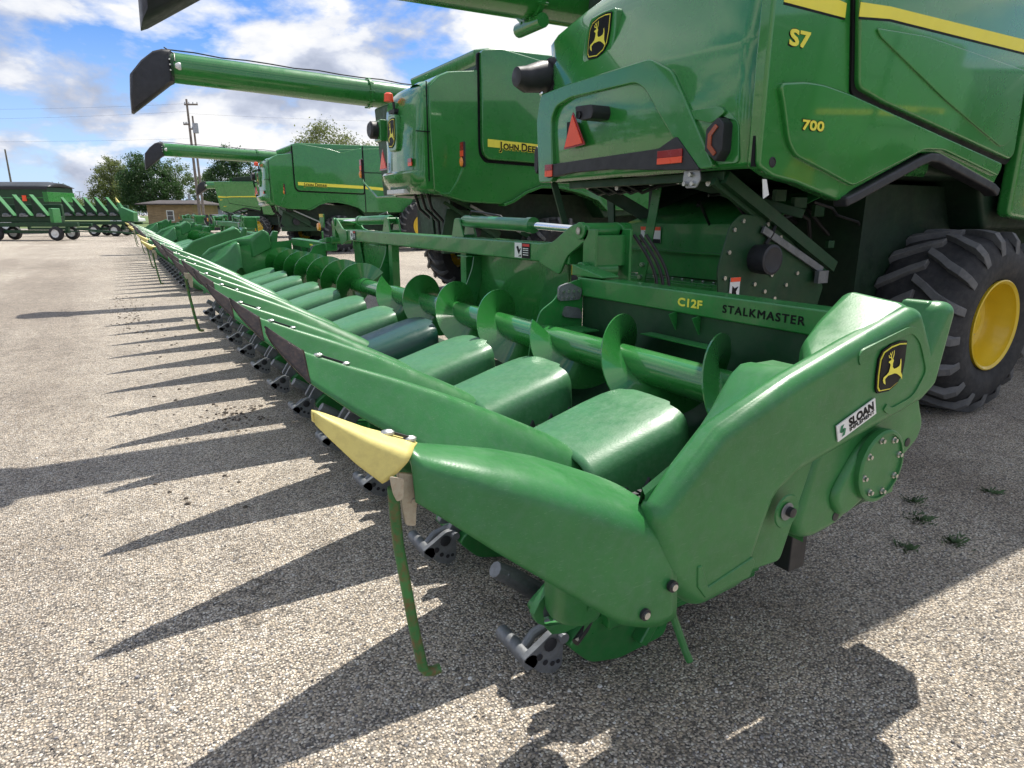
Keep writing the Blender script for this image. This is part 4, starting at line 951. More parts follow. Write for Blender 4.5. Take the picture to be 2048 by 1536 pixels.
# ------------------------------------------------------------------ older combine model
def old_combine():
    T = thing('combine_harvester', 'green combine with rounded rear and lettered yellow band, directly behind the nearest combine', 'combine harvester', (4.2, 10.4, 0), 'combine harvesters parked in a row')
    # rear hood: rings along height
    RG = [(1.72, 4.02, 10.95, 4.30), (1.80, 3.96, 11.02, 4.26), (1.98, 3.93, 11.06, 4.24), (2.05, 3.955, 11.06, 4.23), (2.56, 3.99, 11.08, 4.22), (2.62, 3.985, 11.08, 4.215), (2.68, 3.995, 11.08, 4.21), (3.00, 4.02, 11.05, 4.19), (3.14, 4.04, 11.02, 4.2), (3.23, 4.08, 10.95, 4.23), (3.29, 4.14, 10.85, 4.28), (3.325, 4.25, 10.7, 4.36), (3.34, 4.42, 10.5, 4.5)]
    rings = []
    for z, xr, yf, xs in RG:
        ring = [(5.2, 9.5, z), (4.6, 9.5, z), (xs + .10, 9.50, z)]
        yc = 10.32
        for q in range(17):
            a = lerp(-math.pi / 2, math.pi / 2, q / 16)
            s = math.sin(a); c = math.cos(a)
            hw = (yc - 9.5) if s < 0 else (yf - yc)
            ring.append((lerp(xs, xr, max(0, c) ** .55), yc + hw * (abs(s) ** 1.15) * (1 if s > 0 else -1), z))
        ring += [(5.2, yf + .1, z)]
        rings.append(ring)
    hd = MB().loft(rings, False).build('rear_hood', 'paint_old', T, solid=.02, ang=30)
    MB().prism([(4.22, 3.29), (4.37, 3.40), (4.53, 3.47), (5.0, 3.53), (5.0, 3.0), (4.3, 3.0)], 1, 9.50, 10.9).build('hood_top', 'paint_old', hd, off=ORG[T], bevel=.05, seg=4)
    MB().loft([[(lerp(4.13, 4.5, t), 9.86 + .36 * math.cos(a), 3.10 + (.20 + .07 * math.sin(3.14 * t)) * math.sin(a)) for a in (math.pi * q / 10 for q in range(11))] for t in (0, .05, .2, .5, .8, 1)], False).build('hood_dome', 'paint_old', hd, off=ORG[T], ang=60)
    MB().box(4.165, 4.178, 9.494, 9.51, 1.9, 3.3).box(3.985, 5.0, 9.488, 9.52, 2.60, 2.612).build('hood_seam', 'black', hd, off=ORG[T])
    bp = MB().loft([[(lerp(4.24, 3.88, math.cos(a) ** .6 if math.cos(a) > 0 else 0) - d, 10.3 + .78 * math.sin(a), z) for a in (lerp(-math.pi / 2, math.pi / 2, q / 14) for q in range(15))] for z, d in ((1.76, -.10), (1.90, .0), (2.02, .035), (2.06, .0), (2.07, -.05))], False).build('rear_bumper', 'paint_old', T, solid=.015, ang=40)
    MB().box(3.93, 4.10, 9.95, 10.7, 1.73, 1.80).build('licence_bar', 'white', bp, off=ORG[T], bevel=.01)
    for yy in (9.78, 10.86):
        t = MB().lathe([(.03, .085), (-.005, .08), (-.01, .06)], (3.985 + (.01), yy, 1.93), 0, 18).build('tail_light', 'paint_old', bp, off=ORG[T])
        MB().ball((3.985, yy, 1.95), .055, 6, 0, (.5, 1, .6)).ball((3.985, yy, 1.905), .055, 6, 1, (.5, 1, .6)).build('lens', ['red', 'amber'], t, off=ORG[T])
        rf = MB().box(3.975, 3.99, yy - .07, yy + .07, 2.13, 2.18).build('reflector', 'orange', T)
        MB().box(3.975, 3.99, yy - .07, yy + .07, 2.181, 2.24).build('red_strip', 'dark_red', rf, off=ORG[T])
    sm = plate(T, 'slow_vehicle_triangle', [(10.62, 2.12), (10.98, 2.12), (10.80, 2.46)], 0, 3.925, 3.93, 'dark_red', 0)
    plate(sm, 'triangle_face', [(10.66, 2.145), (10.94, 2.145), (10.80, 2.41)], 0, 3.918, 3.924, 'orange', 0, ORG[T])
    pd = plate(T, 'emblem_pad', rounded([(10.18, 2.38), (10.52, 2.38), (10.56, 2.7), (10.52, 2.92), (10.18, 2.92), (10.14, 2.7)], .08), 0, 3.93, 4.02, 'paint_old', .02)
    put_emblem(pd, (3.925, 10.51, 2.44), (0, -1, 0), (0, 0, 1), .32, .42)
    bc = MB(); bc.cyl((4.0, 10.4, 2.98), (4.0, 10.4, 3.12), .02, 8).box(3.95, 4.05, 10.25, 10.5, 2.95, 3.0).box(3.95, 4.02, 10.28, 10.34, 2.88, 2.95)
    b = bc.build('beacon', 'black_plastic', T)
    MB().tube([(3.93, 10.42, 3.12), (3.93, 10.42, 3.14), (3.93, 10.42, 3.23), (3.93, 10.42, 3.25)], [.075, .075, .068, .04], 14).build('lens', 'orange', b, off=ORG[T])
    dk = MB().lathe([(.0, .14), (-.10, .14), (-.13, .11), (-.13, .001)], (3.98, 11.2, 2.78), 0, 20).build('exhaust_lamp', 'black_plastic', T)
    MB().box(3.98, 4.10, 11.02, 11.32, 2.60, 2.94).build('lamp_bracket', 'paint_old', T, bevel=.02)
    # right side: engine door bulging out, lettered band
    plate(T, 'panel_gap', rounded([(5.0, 3.78), (5.0, 2.45), (5.02, 2.30), (5.12, 2.20), (7.62, 2.13), (7.62, 3.76), (6.6, 3.62)], .05), 1, 9.47, 9.52, 'black', .004)
    dr = plate(T, 'engine_side_door', rounded([(5.04, 3.80), (5.04, 2.45), (5.06, 2.32), (5.15, 2.245), (7.58, 2.175), (7.58, 3.83), (6.78, 3.62), (6.3, 3.74), (5.40, 3.85)], .07), 1, 9.40, 9.52, 'paint_old', .06)
    dr.modifiers['bevel'].segments = 4
    st = plate(dr, 'yellow_band', [(5.13, 2.43), (5.13, 2.545), (7.56, 2.455), (7.56, 2.345)], 1, 9.395, 9.399, 'decal_yellow', 0, ORG[T], ang=0)
    d = MB(); u = (1, 0, -.037); y = 9.391
    for back, mt, lift in ((1, 1, 0), (0, 0, -.003)):
        z0 = 2.405
        fk = dict(fat=.010 if back else .0035)
        put_text(d, 'J', (5.335, y + lift, z0 - .006), u, (0, 0, 1), .115, mt, 0, **fk)
        put_text(d, 'OHN', (5.41, y + lift, z0), u, (0, 0, 1), .088, mt, 0, width=.275, **fk)
        put_text(d, 'D', (5.745, y + lift, z0 - .012), u, (0, 0, 1), .113, mt, 0, width=.10, **fk)
        put_text(d, 'EERE', (5.865, y + lift, z0 - .016), u, (0, 0, 1), .088, mt, 0, width=.31, **fk)
    d.build('lettering', ['black', 'decal_yellow'], st, off=ORG[T], ang=0, mid=False)
    low = plate(T, 'side_panel', rounded([(4.19, 3.22), (4.20, 2.6), (4.24, 1.76), (4.40, 1.69), (4.75, 1.60), (5.42, 1.57), (5.62, 1.63), (5.86, 1.77), (6.15, 1.87), (6.55, 1.87), (6.95, 1.80), (7.35, 1.68), (7.60, 1.48), (9.4, 1.48), (9.6, 2.0), (9.6, 3.95), (5.1, 3.60), (4.98, 3.52), (4.53, 3.46), (4.37, 3.39)], .04), 1, 9.475, 9.6, 'paint_old', .025)
    plate(low, 'arch_lip', band([(5.44, 1.56), (5.62, 1.62), (5.86, 1.76), (6.15, 1.855), (6.55, 1.855), (6.95, 1.785), (7.35, 1.665), (7.58, 1.48)], .022), 1, 9.42, 9.62, 'paint_old', .008, ORG[T])
    MB().box(7.625, 7.655, 9.465, 9.5, 1.5, 3.9).box(7.65, 8.5, 9.465, 9.5, 2.93, 2.96).build('panel_seam', 'black', low, off=ORG[T])
    plate(low, 'yellow_band', [(7.66, 2.345), (7.66, 2.452), (9.5, 2.33), (9.5, 2.22)], 1, 9.46, 9.474, 'decal_yellow', 0, ORG[T], ang=0)
    MB().prism([(4.4, 3.3), (5.0, 3.55), (5.1, 3.66), (7.6, 3.80), (9.7, 3.9), (9.9, 3.5), (9.8, 1.5), (7.6, 1.35), (7.3, 1.75), (6.5, 1.9), (5.9, 1.8), (5.2, 1.7), (4.5, 1.75)], 1, 9.56, 12.45).build('body', 'dark_green', T, bevel=.03)
    MB().prism(rounded([(5.08, 3.6), (5.02, 3.84), (5.3, 3.9), (9.5, 3.97), (9.7, 3.9), (9.7, 3.6)], .04), 1, 9.62, 12.2).build('grain_tank_top', 'paint_old', T, bevel=.04)
    MB().prism(rounded([(9.75, 1.7), (9.75, 3.6), (11.0, 3.7), (11.7, 3.1), (11.6, 1.8), (11.1, 1.5)], .12), 1, 9.9, 11.9).build('cab', 'black_plastic', T, bevel=.08, seg=3)
    # under body
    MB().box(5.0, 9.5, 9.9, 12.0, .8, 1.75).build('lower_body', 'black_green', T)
    ub = MB(); ub.beam((4.6, 9.75, 1.70), (6.1, 9.72, 1.05), .05, .09).beam((4.5, 9.7, 1.6), (5.6, 9.7, .95), .04, .05).box(4.5, 6.0, 9.75, 9.85, .80, .95)
    ub.prism([(4.6, 1.5), (5.3, 1.45), (5.6, 1.1), (5.3, .8), (4.7, .85), (4.5, 1.1)], 1, 9.80, 9.83)
    ub.build('chopper_frame', 'dark_green', T)
    MB().beam((4.95, 9.68, 1.55), (5.9, 9.68, 1.12), .03, .04).build('link_bar', 'zinc', T)
    MB().lathe([(9.80, .13), (9.74, .13), (9.735, .001)], (5.05, 0, 1.15), 1, 20).build('pulley', 'black_plastic', T)
    MB().prism([(10.0, 1.7), (11.3, 1.7), (11.2, .95), (10.05, .9)], 0, 4.75, 4.80).prism([(10.25, 1.73), (10.33, 1.73), (10.2, .95), (10.1, .95)], 0, 4.5, 4.52).build('straw_chopper', 'dark_green', T)
    hs = MB()
    for q in range(3): hs.tube([(4.3, 9.9 + q * .25, 1.75), (4.4, 9.95 + q * .25, 1.5), (4.6, 9.95 + q * .2, 1.3), (4.6, 9.9 + q * .2, .95)], .025, 6)
    hs.build_each('hydraulic_hose', 'hose', T)
    for s, y0 in ((1, 9.35), (-1, 11.25)):
        a = MB()
        pts = [(4.30, 9.62, 1.72), (4.42, 9.30, 1.72), (4.50, 9.2, 1.90), (4.60, 9.2, 2.10)] if s == 1 else [(4.25, 11.1, 1.72), (4.25, 12.1, 1.72), (4.3, 13.0, 2.03), (4.3, 13.05, 2.10)]
        a.tube(pts, .016, 8); arm = a.build('light_arm', 'frame', T)
        c = Vector(pts[-1])
        l = MB().box(c.x - .02, c.x + .02, c.y - .055, c.y + .055, c.z + .0, c.z + .36).build('warning_light', 'black_plastic', arm, off=ORG[T], bevel=.01)
        MB().box(c.x - .028, c.x - .021, c.y - .05, c.y + .05, c.z + .24, c.z + .35).build('red_strip', 'dark_red', l, off=ORG[T])
        MB().box(c.x - .03, c.x - .021, c.y - .05, c.y + .05, c.z + .15, c.z + .235).build('reflector', 'orange', l, off=ORG[T])
        MB().ball((c.x - .03, c.y, c.z + .075), .05, 6, 0, (.6, 1, 1.4)).build('lamp_lens', 'amber', l, off=ORG[T])
    make_wheel(T, 6.65, .68, 9.40, 10.0, .69, .33, -1, 17)
    make_wheel(T, 5.85, .68, 12.2, 11.6, .69, .33, 1, 17)
    MB().prism([(6.5, 10.0), (6.8, 10.0), (6.0, 11.6), (5.7, 11.6)], 2, .58, .80).build('rear_axle', 'dark_green', T)
    make_wheel(T, 9.9, .95, 9.1, 9.8, .96, .46, -1, 22, 'front_wheel')
    make_wheel(T, 9.9, .95, 12.7, 12.0, .96, .46, 1, 22, 'front_wheel')
    spout_auger(T, 12.8, 3.735, 1.10, 7.5, .232, [(1.13, 3.98), (1.0, 3.98), (.86, 3.93), (.68, 3.78), (.50, 3.56), (.465, 3.25), (.455, 3.00), (.49, 2.99), (1.08, 3.47), (1.13, 3.50)], 0, 'paint_old', -.033, (4.42,))
    return T
OLD = old_combine()
o3 = copy_tree(OLD); o3.location = (4.2 + .75, 10.4 + 15.75, 0); o3['label'] = 'farther green combine whose whole side with lettered yellow stripe shows, third in the row'
n4 = copy_tree(NEW); n4['label'] = 'farthest green combine, partly hidden behind the third one near the utility poles'
n4.location = (6.3, 46.6, 0); n4.rotation_euler = (0, 0, R(-30))
for k, x in enumerate((17.5, 27.5)):
    r5 = copy_tree(OLD); r5.location = (x, -5.2, 0); r5.rotation_euler = (0, 0, R(180)); r5['label'] = ['green combine parked out of frame to the right, mirrored in the nearest combine', 'second green combine parked farther out of frame to the right'][k]
# ------------------------------------------------------------------ far side of the lot
RGT = Vector((.86037, -.50967, 0)); FWD = Vector((.50967, .86037, 0)); RZ = math.atan2(RGT.y, RGT.x)
def far(px, d):       # point on the ground seen at picture column px, d metres ahead
    return FWD * d + RGT * ((px - 1024) / 1300 * (d * .9675 + .36))
def leaf_mat(name, lo, hi):
    m, nt, b = new_mat(name)
    v = coords(nt)
    n1 = fbm(nt, .9, 4, .6, v)
    n2 = fbm(nt, 9, 2, .5, v)
    c = ramp(nt, n1, [(.3, lo), (.7, hi)])
    c = mixc(nt, .5, c, ramp(nt, n2, [(.3, tuple(x * .55 for x in lo)), (.7, tuple(min(1, x * 1.35) for x in hi))]))
    nt.links.new(c, b.inputs['Base Color']); b.inputs['Roughness'].default_value = .55
    b.inputs['Transmission Weight'].default_value = 0
    tr = node(nt, 'ShaderNodeBsdfTranslucent', {'Color': c})
    mx = node(nt, 'ShaderNodeMixShader', {0: .42, 1: b.outputs[0], 2: tr.outputs[0]})
    nt.links.new(mx.outputs[0], nt.nodes['Material Output'].inputs[0])
    return m
M['leaf_dark'] = leaf_mat('dark_leaves', (.030, .072, .024), (.065, .130, .042))
M['leaf_mid'] = leaf_mat('mid_leaves', (.065, .115, .032), (.15, .22, .065))
M['leaf_olive'] = leaf_mat('olive_leaves', (.10, .135, .045), (.23, .26, .09))
M['bark'] = simple('bark', (.09, .07, .055), .9, var=.4, vscale=3, bump=.6, bscale=20)
M['pole_wood'] = simple('weathered_pole_wood', (.20, .17, .145), .85, var=.35, vscale=2, bump=.4, bscale=12)
M['roof'] = simple('brown_shingles', (.060, .050, .048), .85, var=.35, vscale=2, bump=.5, bscale=8)
M['tarp'] = simple('dark_tarpaulin', (.035, .04, .043), .45, var=.3, vscale=1)
M['glass'] = simple('window_glass', (.02, .025, .03), .08, var=.1, spec=.8)
M['pale_wall'] = simple('pale_metal_siding', (.33, .33, .38), .6, var=.08, vscale=.5)
M['car_white'] = simple('white_car_paint', (.75, .76, .76), .25, var=.03, coat=.6)
M['asphalt'] = simple('pale_asphalt', (.24, .225, .20), .9, var=.2, vscale=.4)
M['grassmat'] = simple('mown_grass', (.085, .135, .030), .9, var=.4, vscale=.35, dust=(.16, .17, .06), dustamt=.6)
M['weed'] = simple('weed_leaves', (.055, .10, .035), .6, var=.3, vscale=10)
def brick_mat():
    m, nt, b = new_mat('tan_brick')
    v = coords(nt)
    mp = node(nt, 'ShaderNodeMapping', {'Vector': v, 'Rotation': (R(90), 0, 0)})
    br = node(nt, 'ShaderNodeTexBrick', {'Vector': mp.outputs[0], 'Color1': (.30, .20, .105, 1), 'Color2': (.42, .29, .16, 1), 'Mortar': (.33, .27, .2, 1), 'Scale': 1.0, 'Brick Width': .42, 'Row Height': .11, 'Mortar Size': .012})
    c = mixc(nt, 1.0, br.outputs['Color'], ramp(nt, fbm(nt, 1.4, 4, .6, v), [(.3, (.7, .7, .7)), (.7, (1.1, 1.05, 1.0))]), 'MULTIPLY')
    nt.links.new(c, b.inputs['Base Color']); b.inputs['Roughness'].default_value = .9
    return m
M['brick'] = brick_mat()
# road and grass beyond the lot
def strip(name, d0, d1, z, mat, w0=-260, w1=260):
    mb = MB(); n = 8
    V = []
    for d in (d0, d1):
        for k in range(n + 1):
            p = FWD * d + RGT * lerp(w0, w1, k / n); V.append((p.x, p.y, z))
    mb.add(V, [(k, k + 1, n + 2 + k, n + 1 + k) for k in range(n)])
    return tag(mb.build(name, mat, ang=0, mid=True), kind='structure')
strip('road', 63.5, 67, .004, 'asphalt'); strip('grass_verge', 67.0, 900, .008, 'grassmat')
def tree(px, d, w, h, mat, label, group, trunk_h=.28, clumps=70, per=62, leaf=.34, seed=1, name='broadleaf_tree'):
    rnd = random.Random(seed); p = far(px, d)
    T = thing(name, label, 'tree', p, group, RZ, local=True)
    t = MB()
    t.tube([(0, 0, -.2), (.05, 0, h * .15), (-.05, .05, h * .35), (.1, 0, h * .62), (.0, 0, h * .85)], [h * .035, h * .028, h * .022, h * .013, h * .004], 9)
    for k in range(9):
        a = rnd.uniform(0, 6.28); z0 = h * rnd.uniform(.22, .6); ln = w * rnd.uniform(.25, .42)
        e = (ln * math.cos(a), ln * math.sin(a), z0 + h * rnd.uniform(.12, .3))
        t.tube([(0, 0, z0), (e[0] * .5, e[1] * .5, lerp(z0, e[2], .4)), e], [h * .013, h * .008, h * .002], 6)
    t.build('trunk', 'bark', T)
    V = []; F = []
    cz = h * (trunk_h + 1) / 2; rz_ = h * (1 - trunk_h) / 2
    clumps = int(clumps * 1.5)
    for c in range(clumps):
        while True:
            q = Vector((rnd.uniform(-1, 1), rnd.uniform(-1, 1), rnd.uniform(-1, 1)))
            if .30 < q.length < 1: break
        q *= (1.0 + .22 * noise.noise(q * 2.2 + Vector((seed, 0, 0))))
        wid = 1 - .35 * max(0, q.z)
        cc = Vector((q.x * w / 2 * wid, q.y * w / 2 * wid, cz + q.z * rz_))
        cr = w * rnd.uniform(.07, .13)
        for k in range(int(per * 1.8)):
            o = Vector((rnd.gauss(0, 1), rnd.gauss(0, 1), rnd.gauss(0, .8))) * cr * .5
            s = leaf * .72 * rnd.uniform(.6, 1.25); u = Vector((rnd.gauss(0, 1), rnd.gauss(0, 1), rnd.gauss(0, 1))).normalized()
            v = u.cross(Vector((rnd.gauss(0, 1), rnd.gauss(0, 1), rnd.gauss(0, 1)))).normalized()
            b = len(V); ctr = cc + o
            V += [ctr - u * s * .5, ctr + v * s * .28, ctr + u * s * .5, ctr - v * s * .28]
            F.append((b, b + 1, b + 2, b + 3))
    MB().add(V, F).build('crown', mat, T, ang=0, mid=True)
    return T
G = 'trees beyond the grass verge'
tree(306, 106, 8.6, 10.6, 'leaf_dark', 'big dark green tree rising behind the left half of the brick building', G, .12, 110, 70, .42, 1)
tree(237, 118, 7.6, 10.6, 'leaf_olive', 'olive green tree just left of the big dark tree', G, .14, 80, 60, .42, 2)
tree(262, 122, 6.2, 9.6, 'leaf_mid', 'mid green tree peeping out between the olive tree and the big dark tree', G, .12, 60, 60, .40, 9)
tree(362, 112, 6.6, 10.2, 'leaf_mid', 'light green loose tree behind the utility poles and the house chimney', G, .2, 52, 54, .40, 3)
tree(478, 108, 9.2, 11.4, 'leaf_dark', 'dark green tree right of the utility poles, behind the farthest combine', G, .1, 110, 66, .44, 4)
tree(425, 121, 5.4, 9.2, 'leaf_mid', 'small mid green tree between the utility poles and the right dark tree', G, .15, 50, 56, .40, 5)
tree(662, 78, 10.0, 11.0, 'leaf_olive', 'tall olive tree whose crown tops out above the third combine', G, .15, 120, 64, .36, 6)
tree(790, 80, 8.0, 11.0, 'leaf_olive', 'olive tree mostly hidden behind the second combine', G, .15, 70, 60, .36, 16)
tree(126, 170, 9.0, 8.6, 'leaf_olive', 'small hazy tree above the right end of the grain cart', G, .1, 60, 60, .5, 7)
for k, (px, d, w, h) in enumerate(((160, 210, 22, 5.0), (205, 205, 24, 5.4), (90, 215, 24, 4.6), (20, 220, 26, 5.2), (-60, 215, 26, 6))):
    tree(px, d, w, h, 'leaf_mid' if k % 2 else 'leaf_dark', ['low bushy tree on the skyline behind the trailed header snouts', 'low bushy tree on the skyline just left of the olive tree', 'low bushy tree on the skyline behind the grain cart end', 'low bushy tree on the skyline behind the grain cart', 'low bushy tree at the left edge of the skyline'][k], 'low trees on the skyline', .0, 60, 40, .8, 20 + k, 'bushy_tree')
# row of trees to the left of the lot, seen as reflections in the glossy panels
for k in range(9):
    t_ = tree(0, 10, 9, 11, 'leaf_mid' if k % 2 else 'leaf_dark', 'tree in the row beyond the left side of the lot', 'trees left of the lot', .1, 50, 40, .6, 40 + k) if k < 2 else copy_tree(t_ if k % 2 else t0)
    if k == 0: t0 = t_
    t_.location = (-38 - 3 * (k % 3), -22 + 11 * k, 0); t_.rotation_euler = (0, 0, k * 1.3)

# brick building
p = far(345, 70.5)
B = thing('brick_building', 'small tan brick building with low brown roof and one white window', 'building', p, None, RZ, local=True)
wl = MB().box(-2.42, 2.36, 0, 6, 0, 2.36).build('wall', 'brick', B)
rf = MB()
rf.loft([[(-3.25, -.7, 2.34), (2.9, -.7, 2.34), (2.9, 6.7, 2.34), (-3.25, 6.7, 2.34)], [(-3.25, -.7, 2.46), (2.9, -.7, 2.46), (2.9, 6.7, 2.46), (-3.25, 6.7, 2.46)], [(-2.2, 2.2, 2.86), (1.9, 2.2, 2.86), (1.9, 3.8, 2.86), (-2.2, 3.8, 2.86)]])
rf = rf.build('roof', 'roof', B, ang=20)
MB().cyl((.9, 2.6, 2.8), (.9, 2.6, 3.45), .13, 12).cyl((.9, 2.6, 3.40), (.9, 2.6, 3.5), .17, 12).build('chimney_pipe', 'zinc', rf, off=(0, 0, 0))
w = MB().box(-.42, .36, -.05, -.005, .70, 1.80).build('window', 'white', B)
MB().box(-.32, .26, -.065, -.051, .80, 1.22).box(-.32, .26, -.065, -.051, 1.27, 1.70).build('pane', 'glass', w, off=(0, 0, 0))
# low pale building to the right
p = far(487, 104)
S = thing('low_building', 'long low pale grey building behind the farthest combine and utility poles', 'building', p, None, RZ, local=True)
MB().box(-4.4, 6, 0, 8, 0, 2.2).build('wall', 'pale_wall', S)
MB().prism([(-.4, 2.2), (8.4, 2.2), (8.4, 2.3), (4, 2.9), (-.4, 2.3)], 0, -4.6, 6.2).build('roof', 'roof', S)
# utility poles
def pole(px, d, h, label, arms=(), r=.15, tx=None, lean=0):
    p = far(px, d)
    P = thing('utility_pole', label, 'utility pole', p, 'wooden utility poles', RZ, local=True)
    MB().tube([(0, 0, -.2), (lean * .5, 0, h * .5), (lean, 0, h)], [r, r * .85, r * .62], 10).build('pole_shaft', 'pole_wood', P)
    for z, ln, off in arms:
        MB().box(off - ln / 2, off + ln / 2, -.18, -.06, z - .07, z + .07).build('crossarm', 'pole_wood', P)
        i = MB()
        for q in (-.46, -.15, .15, .46): i.cyl((off + q * ln, -.12, z + .07), (off + q * ln, -.12, z + .22), .045, 6)
        i.build('insulators', 'zinc', P)
    if tx: MB().cyl((.3, -.3, tx), (.3, -.3, tx + .9), .26, 12).build('transformer', 'zinc', P)
    return P
pole(403, 68, 12.2, 'taller weathered wooden utility pole with a short crossarm at its top', ((11.7, 1.3, .45), (9.9, .5, -.25)))
pole(411, 67.4, 10.6, 'shorter grey utility pole carrying a transformer, right beside the taller one', ((9.4, .6, .0),), .13, 9.0)
pole(38, 90, 9.6, 'bare wooden pole standing alone behind the grain cart at far left', ((9.0, .001, 0),)[:0])
pole(59, 190, 9.8, 'tiny distant pole with a wide crossarm above the grain cart', ((9.6, 2.0, 0),))
pole(167, 230, 8.8, 'tiny distant pole with crossarm above the trailed header snouts', ((8.7, 2.4, 0),))
pole(190, 240, 8.0, 'tiny distant pole with crossarm just left of the olive tree', ((7.9, 2.0, 0),))
def wire(a, b, label, sag=.5, r=.006):
    a = Vector(a); b = Vector(b)
    pts = [a.lerp(b, k / 14) - Vector((0, 0, sag * 4 * (k / 14) * (1 - k / 14))) for k in range(15)]
    tag(MB().tube(pts, r, 5).build('power_line', 'black', None, off=tuple(a)), label, 'power line', 'power lines')
pt = far(403, 68)
wire(pt + Vector((0, 0, 11.8)), far(-420, 72) + Vector((0, 0, 12.3)), 'upper power line running left from the taller utility pole')
wire(pt + Vector((0, 0, 11.1)), far(-420, 72) + Vector((0, 0, 11.2)), 'second power line from the top, running left from the taller pole')
wire(pt + Vector((0, 0, 8.6)), far(-420, 72) + Vector((0, 0, 9.0)), 'lowest power line running left from the taller pole', .3)
wire(pt + Vector((0, 0, 10.9)), far(1400, 74) + Vector((0, 0, 11.2)), 'power line running right from the taller pole behind the combines', .6)

# ------------------------------------------------------------------ headers on trailers, grain cart
def small_wheel(T, x, y, r=.38, w=.24, name='wheel'):
    t = MB().lathe([(y - w / 2, r * .55), (y - w / 2, r * .88), (y - w * .38, r * .98), (y, r), (y + w * .38, r * .98), (y + w / 2, r * .88), (y + w / 2, r * .55)], (x, 0, r), 1, 28, 0, False).build(name, 'rubber', T, ang=40)
    MB().lathe([(y - w / 2 + .01, r * .60), (y - w / 2 - .005, r * .58), (y - w / 2 + .03, r * .50), (y - w / 2 + .05, r * .2), (y - w / 2 + .0, r * .18), (y - w / 2 - .01, .001)], (x, 0, r), 1, 24, 0, False).build('rim', 'white', t, off=(0, 0, 0))
def trailer(px, d, x0, x1, tongue, wx, label):
    T = thing('header_trailer', label, 'trailer', far(px, d), 'header trailers', RZ, local=True)
    MB().box(x0, x1, -.10, .10, .74, .96).box(x0, x1, 1.1, 1.25, .74, .90).build('bed_frame', 'dark_green', T, bevel=.02)
    MB().box(x0 + .4, x1 - .6, -.02, .18, .40, .56).box(x1 - .75, x1 - .6, -.02, .15, .45, .8).box(x0 + .4, x0 + .55, -.02, .15, .45, .8).build('lower_beam', 'dark_green', T, bevel=.02)
    for x in wx:
        small_wheel(T, x, -.15); small_wheel(T, x - .1, 1.35)
    MB().beam((x1 - .4, .3, .62), (x1 - .4 + tongue, .3, .30), .09, .09).beam((x1 - .5, -.1, .5), (x1 + tongue * .6, .3, .42), .05, .05).box(x1 - .45 + tongue, x1 - .25 + tongue, .22, .38, .22, .34).build('tongue', 'dark_green', T)
    return T
def loaded_header(px, d, x0, n, pitch, label, yellow_end, z0=.98):
    T = thing('loaded_header', label, 'corn header', far(px, d), 'corn headers on trailers', RZ, local=True)
    x1 = x0 + n * pitch
    MB().box(x0 - .2, x1 + .1, .0, .9, z0, z0 + .32).box(x0 - .2, x1 + .1, .75, .95, z0 + .2, z0 + .95).build('header_frame', 'dark_green', T, bevel=.03)
    for k in range(n):
        x = x0 + k * pitch
        o = MB().prism([(x, z0 + .26), (x + .78, z0 + .34), (x + .03, z0 + 1.44), (x, z0 + 1.46)], 1, -.10, .14).build('snout', 'black_green', T, bevel=.01)  # snout face coloured near-black for its shaded side; snout_top carries the lit edge
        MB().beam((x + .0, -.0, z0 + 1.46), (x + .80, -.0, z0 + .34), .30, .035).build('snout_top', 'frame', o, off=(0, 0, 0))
    for k in range(n):
        x = x0 + k * pitch + pitch * .55
        MB().box(x - .25, x + .2, -.25, .0, z0 + .30, z0 + .40).ball((x - .1, -.15, z0 + .42), .14, 5, 0, (1.3, 1, .6)).build('row_unit', 'cast', T)
    if yellow_end:
        e = MB().loft([[(x1 + .15, -.25, z0 - .1), (x1 + .95, -.25, z0 - .1), (x1 + .95, .3, z0 - .1), (x1 + .15, .3, z0 - .1)], [(x1 + .08, -.25, z0 + .35), (x1 + 1.0, -.25, z0 + .50), (x1 + 1.0, .3, z0 + .50), (x1 + .08, .3, z0 + .35)], [(x1 - .05, -.15, z0 + .9), (x1 + .2, -.15, z0 + .82), (x1 + .2, .2, z0 + .82), (x1 - .05, .2, z0 + .9)], [(x1 - .10, -.08, z0 + 1.2), (x1 + .0, -.08, z0 + 1.18), (x1 + .0, .1, z0 + 1.18), (x1 - .10, .1, z0 + 1.2)]]).build('end_snout', 'poly', T, bevel=.03)
        MB().loft([[(x1 - .11, -.09, z0 + 1.16), (x1 + .03, -.09, z0 + 1.14), (x1 + .03, .1, z0 + 1.14), (x1 - .11, .1, z0 + 1.16)], [(x1 - .2, -.02, z0 + 1.45), (x1 - .16, -.02, z0 + 1.45), (x1 - .16, .02, z0 + 1.45), (x1 - .2, .02, z0 + 1.45)]]).build('yellow_tip', 'yellow_poly', e, off=(0, 0, 0))
    else:
        MB().box(x1 + .0, x1 + .20, -.2, .5, z0 - .05, z0 + .75).build('end_shield', 'frame', T, bevel=.05)
    return T
trailer(119, 36.7, -9, 1.2, 4.1, (-6.2, -3.3, 0), 'green header trailer in front, with white rimmed wheels and a long tongue on the gravel')
loaded_header(119, 36.9, -10.43 + .0, 11, .93, 'green corn header with shade-dark pointed snouts loaded on the front trailer', False)
trailer(197, 44.2, -5, 2.4, 3.2, (-.1, 1.25), 'green header trailer behind, with cream rimmed wheels, right of the front trailer')
loaded_header(197, 44.4, -2.02, 5, .74, 'green corn header with yellow end tip loaded on the rear trailer', True, 1.02)
Gc = thing('grain_cart', 'dark green grain cart under a black tarpaulin, behind the trailer loaded headers', 'grain cart', far(100, 50), None, RZ, local=True)
MB().prism([(-8, 1.9), (.3, 1.9), (.3, 3.35), (-8, 3.35)], 1, 0, 3.0).build('body', 'dark_green', Gc, bevel=.04)
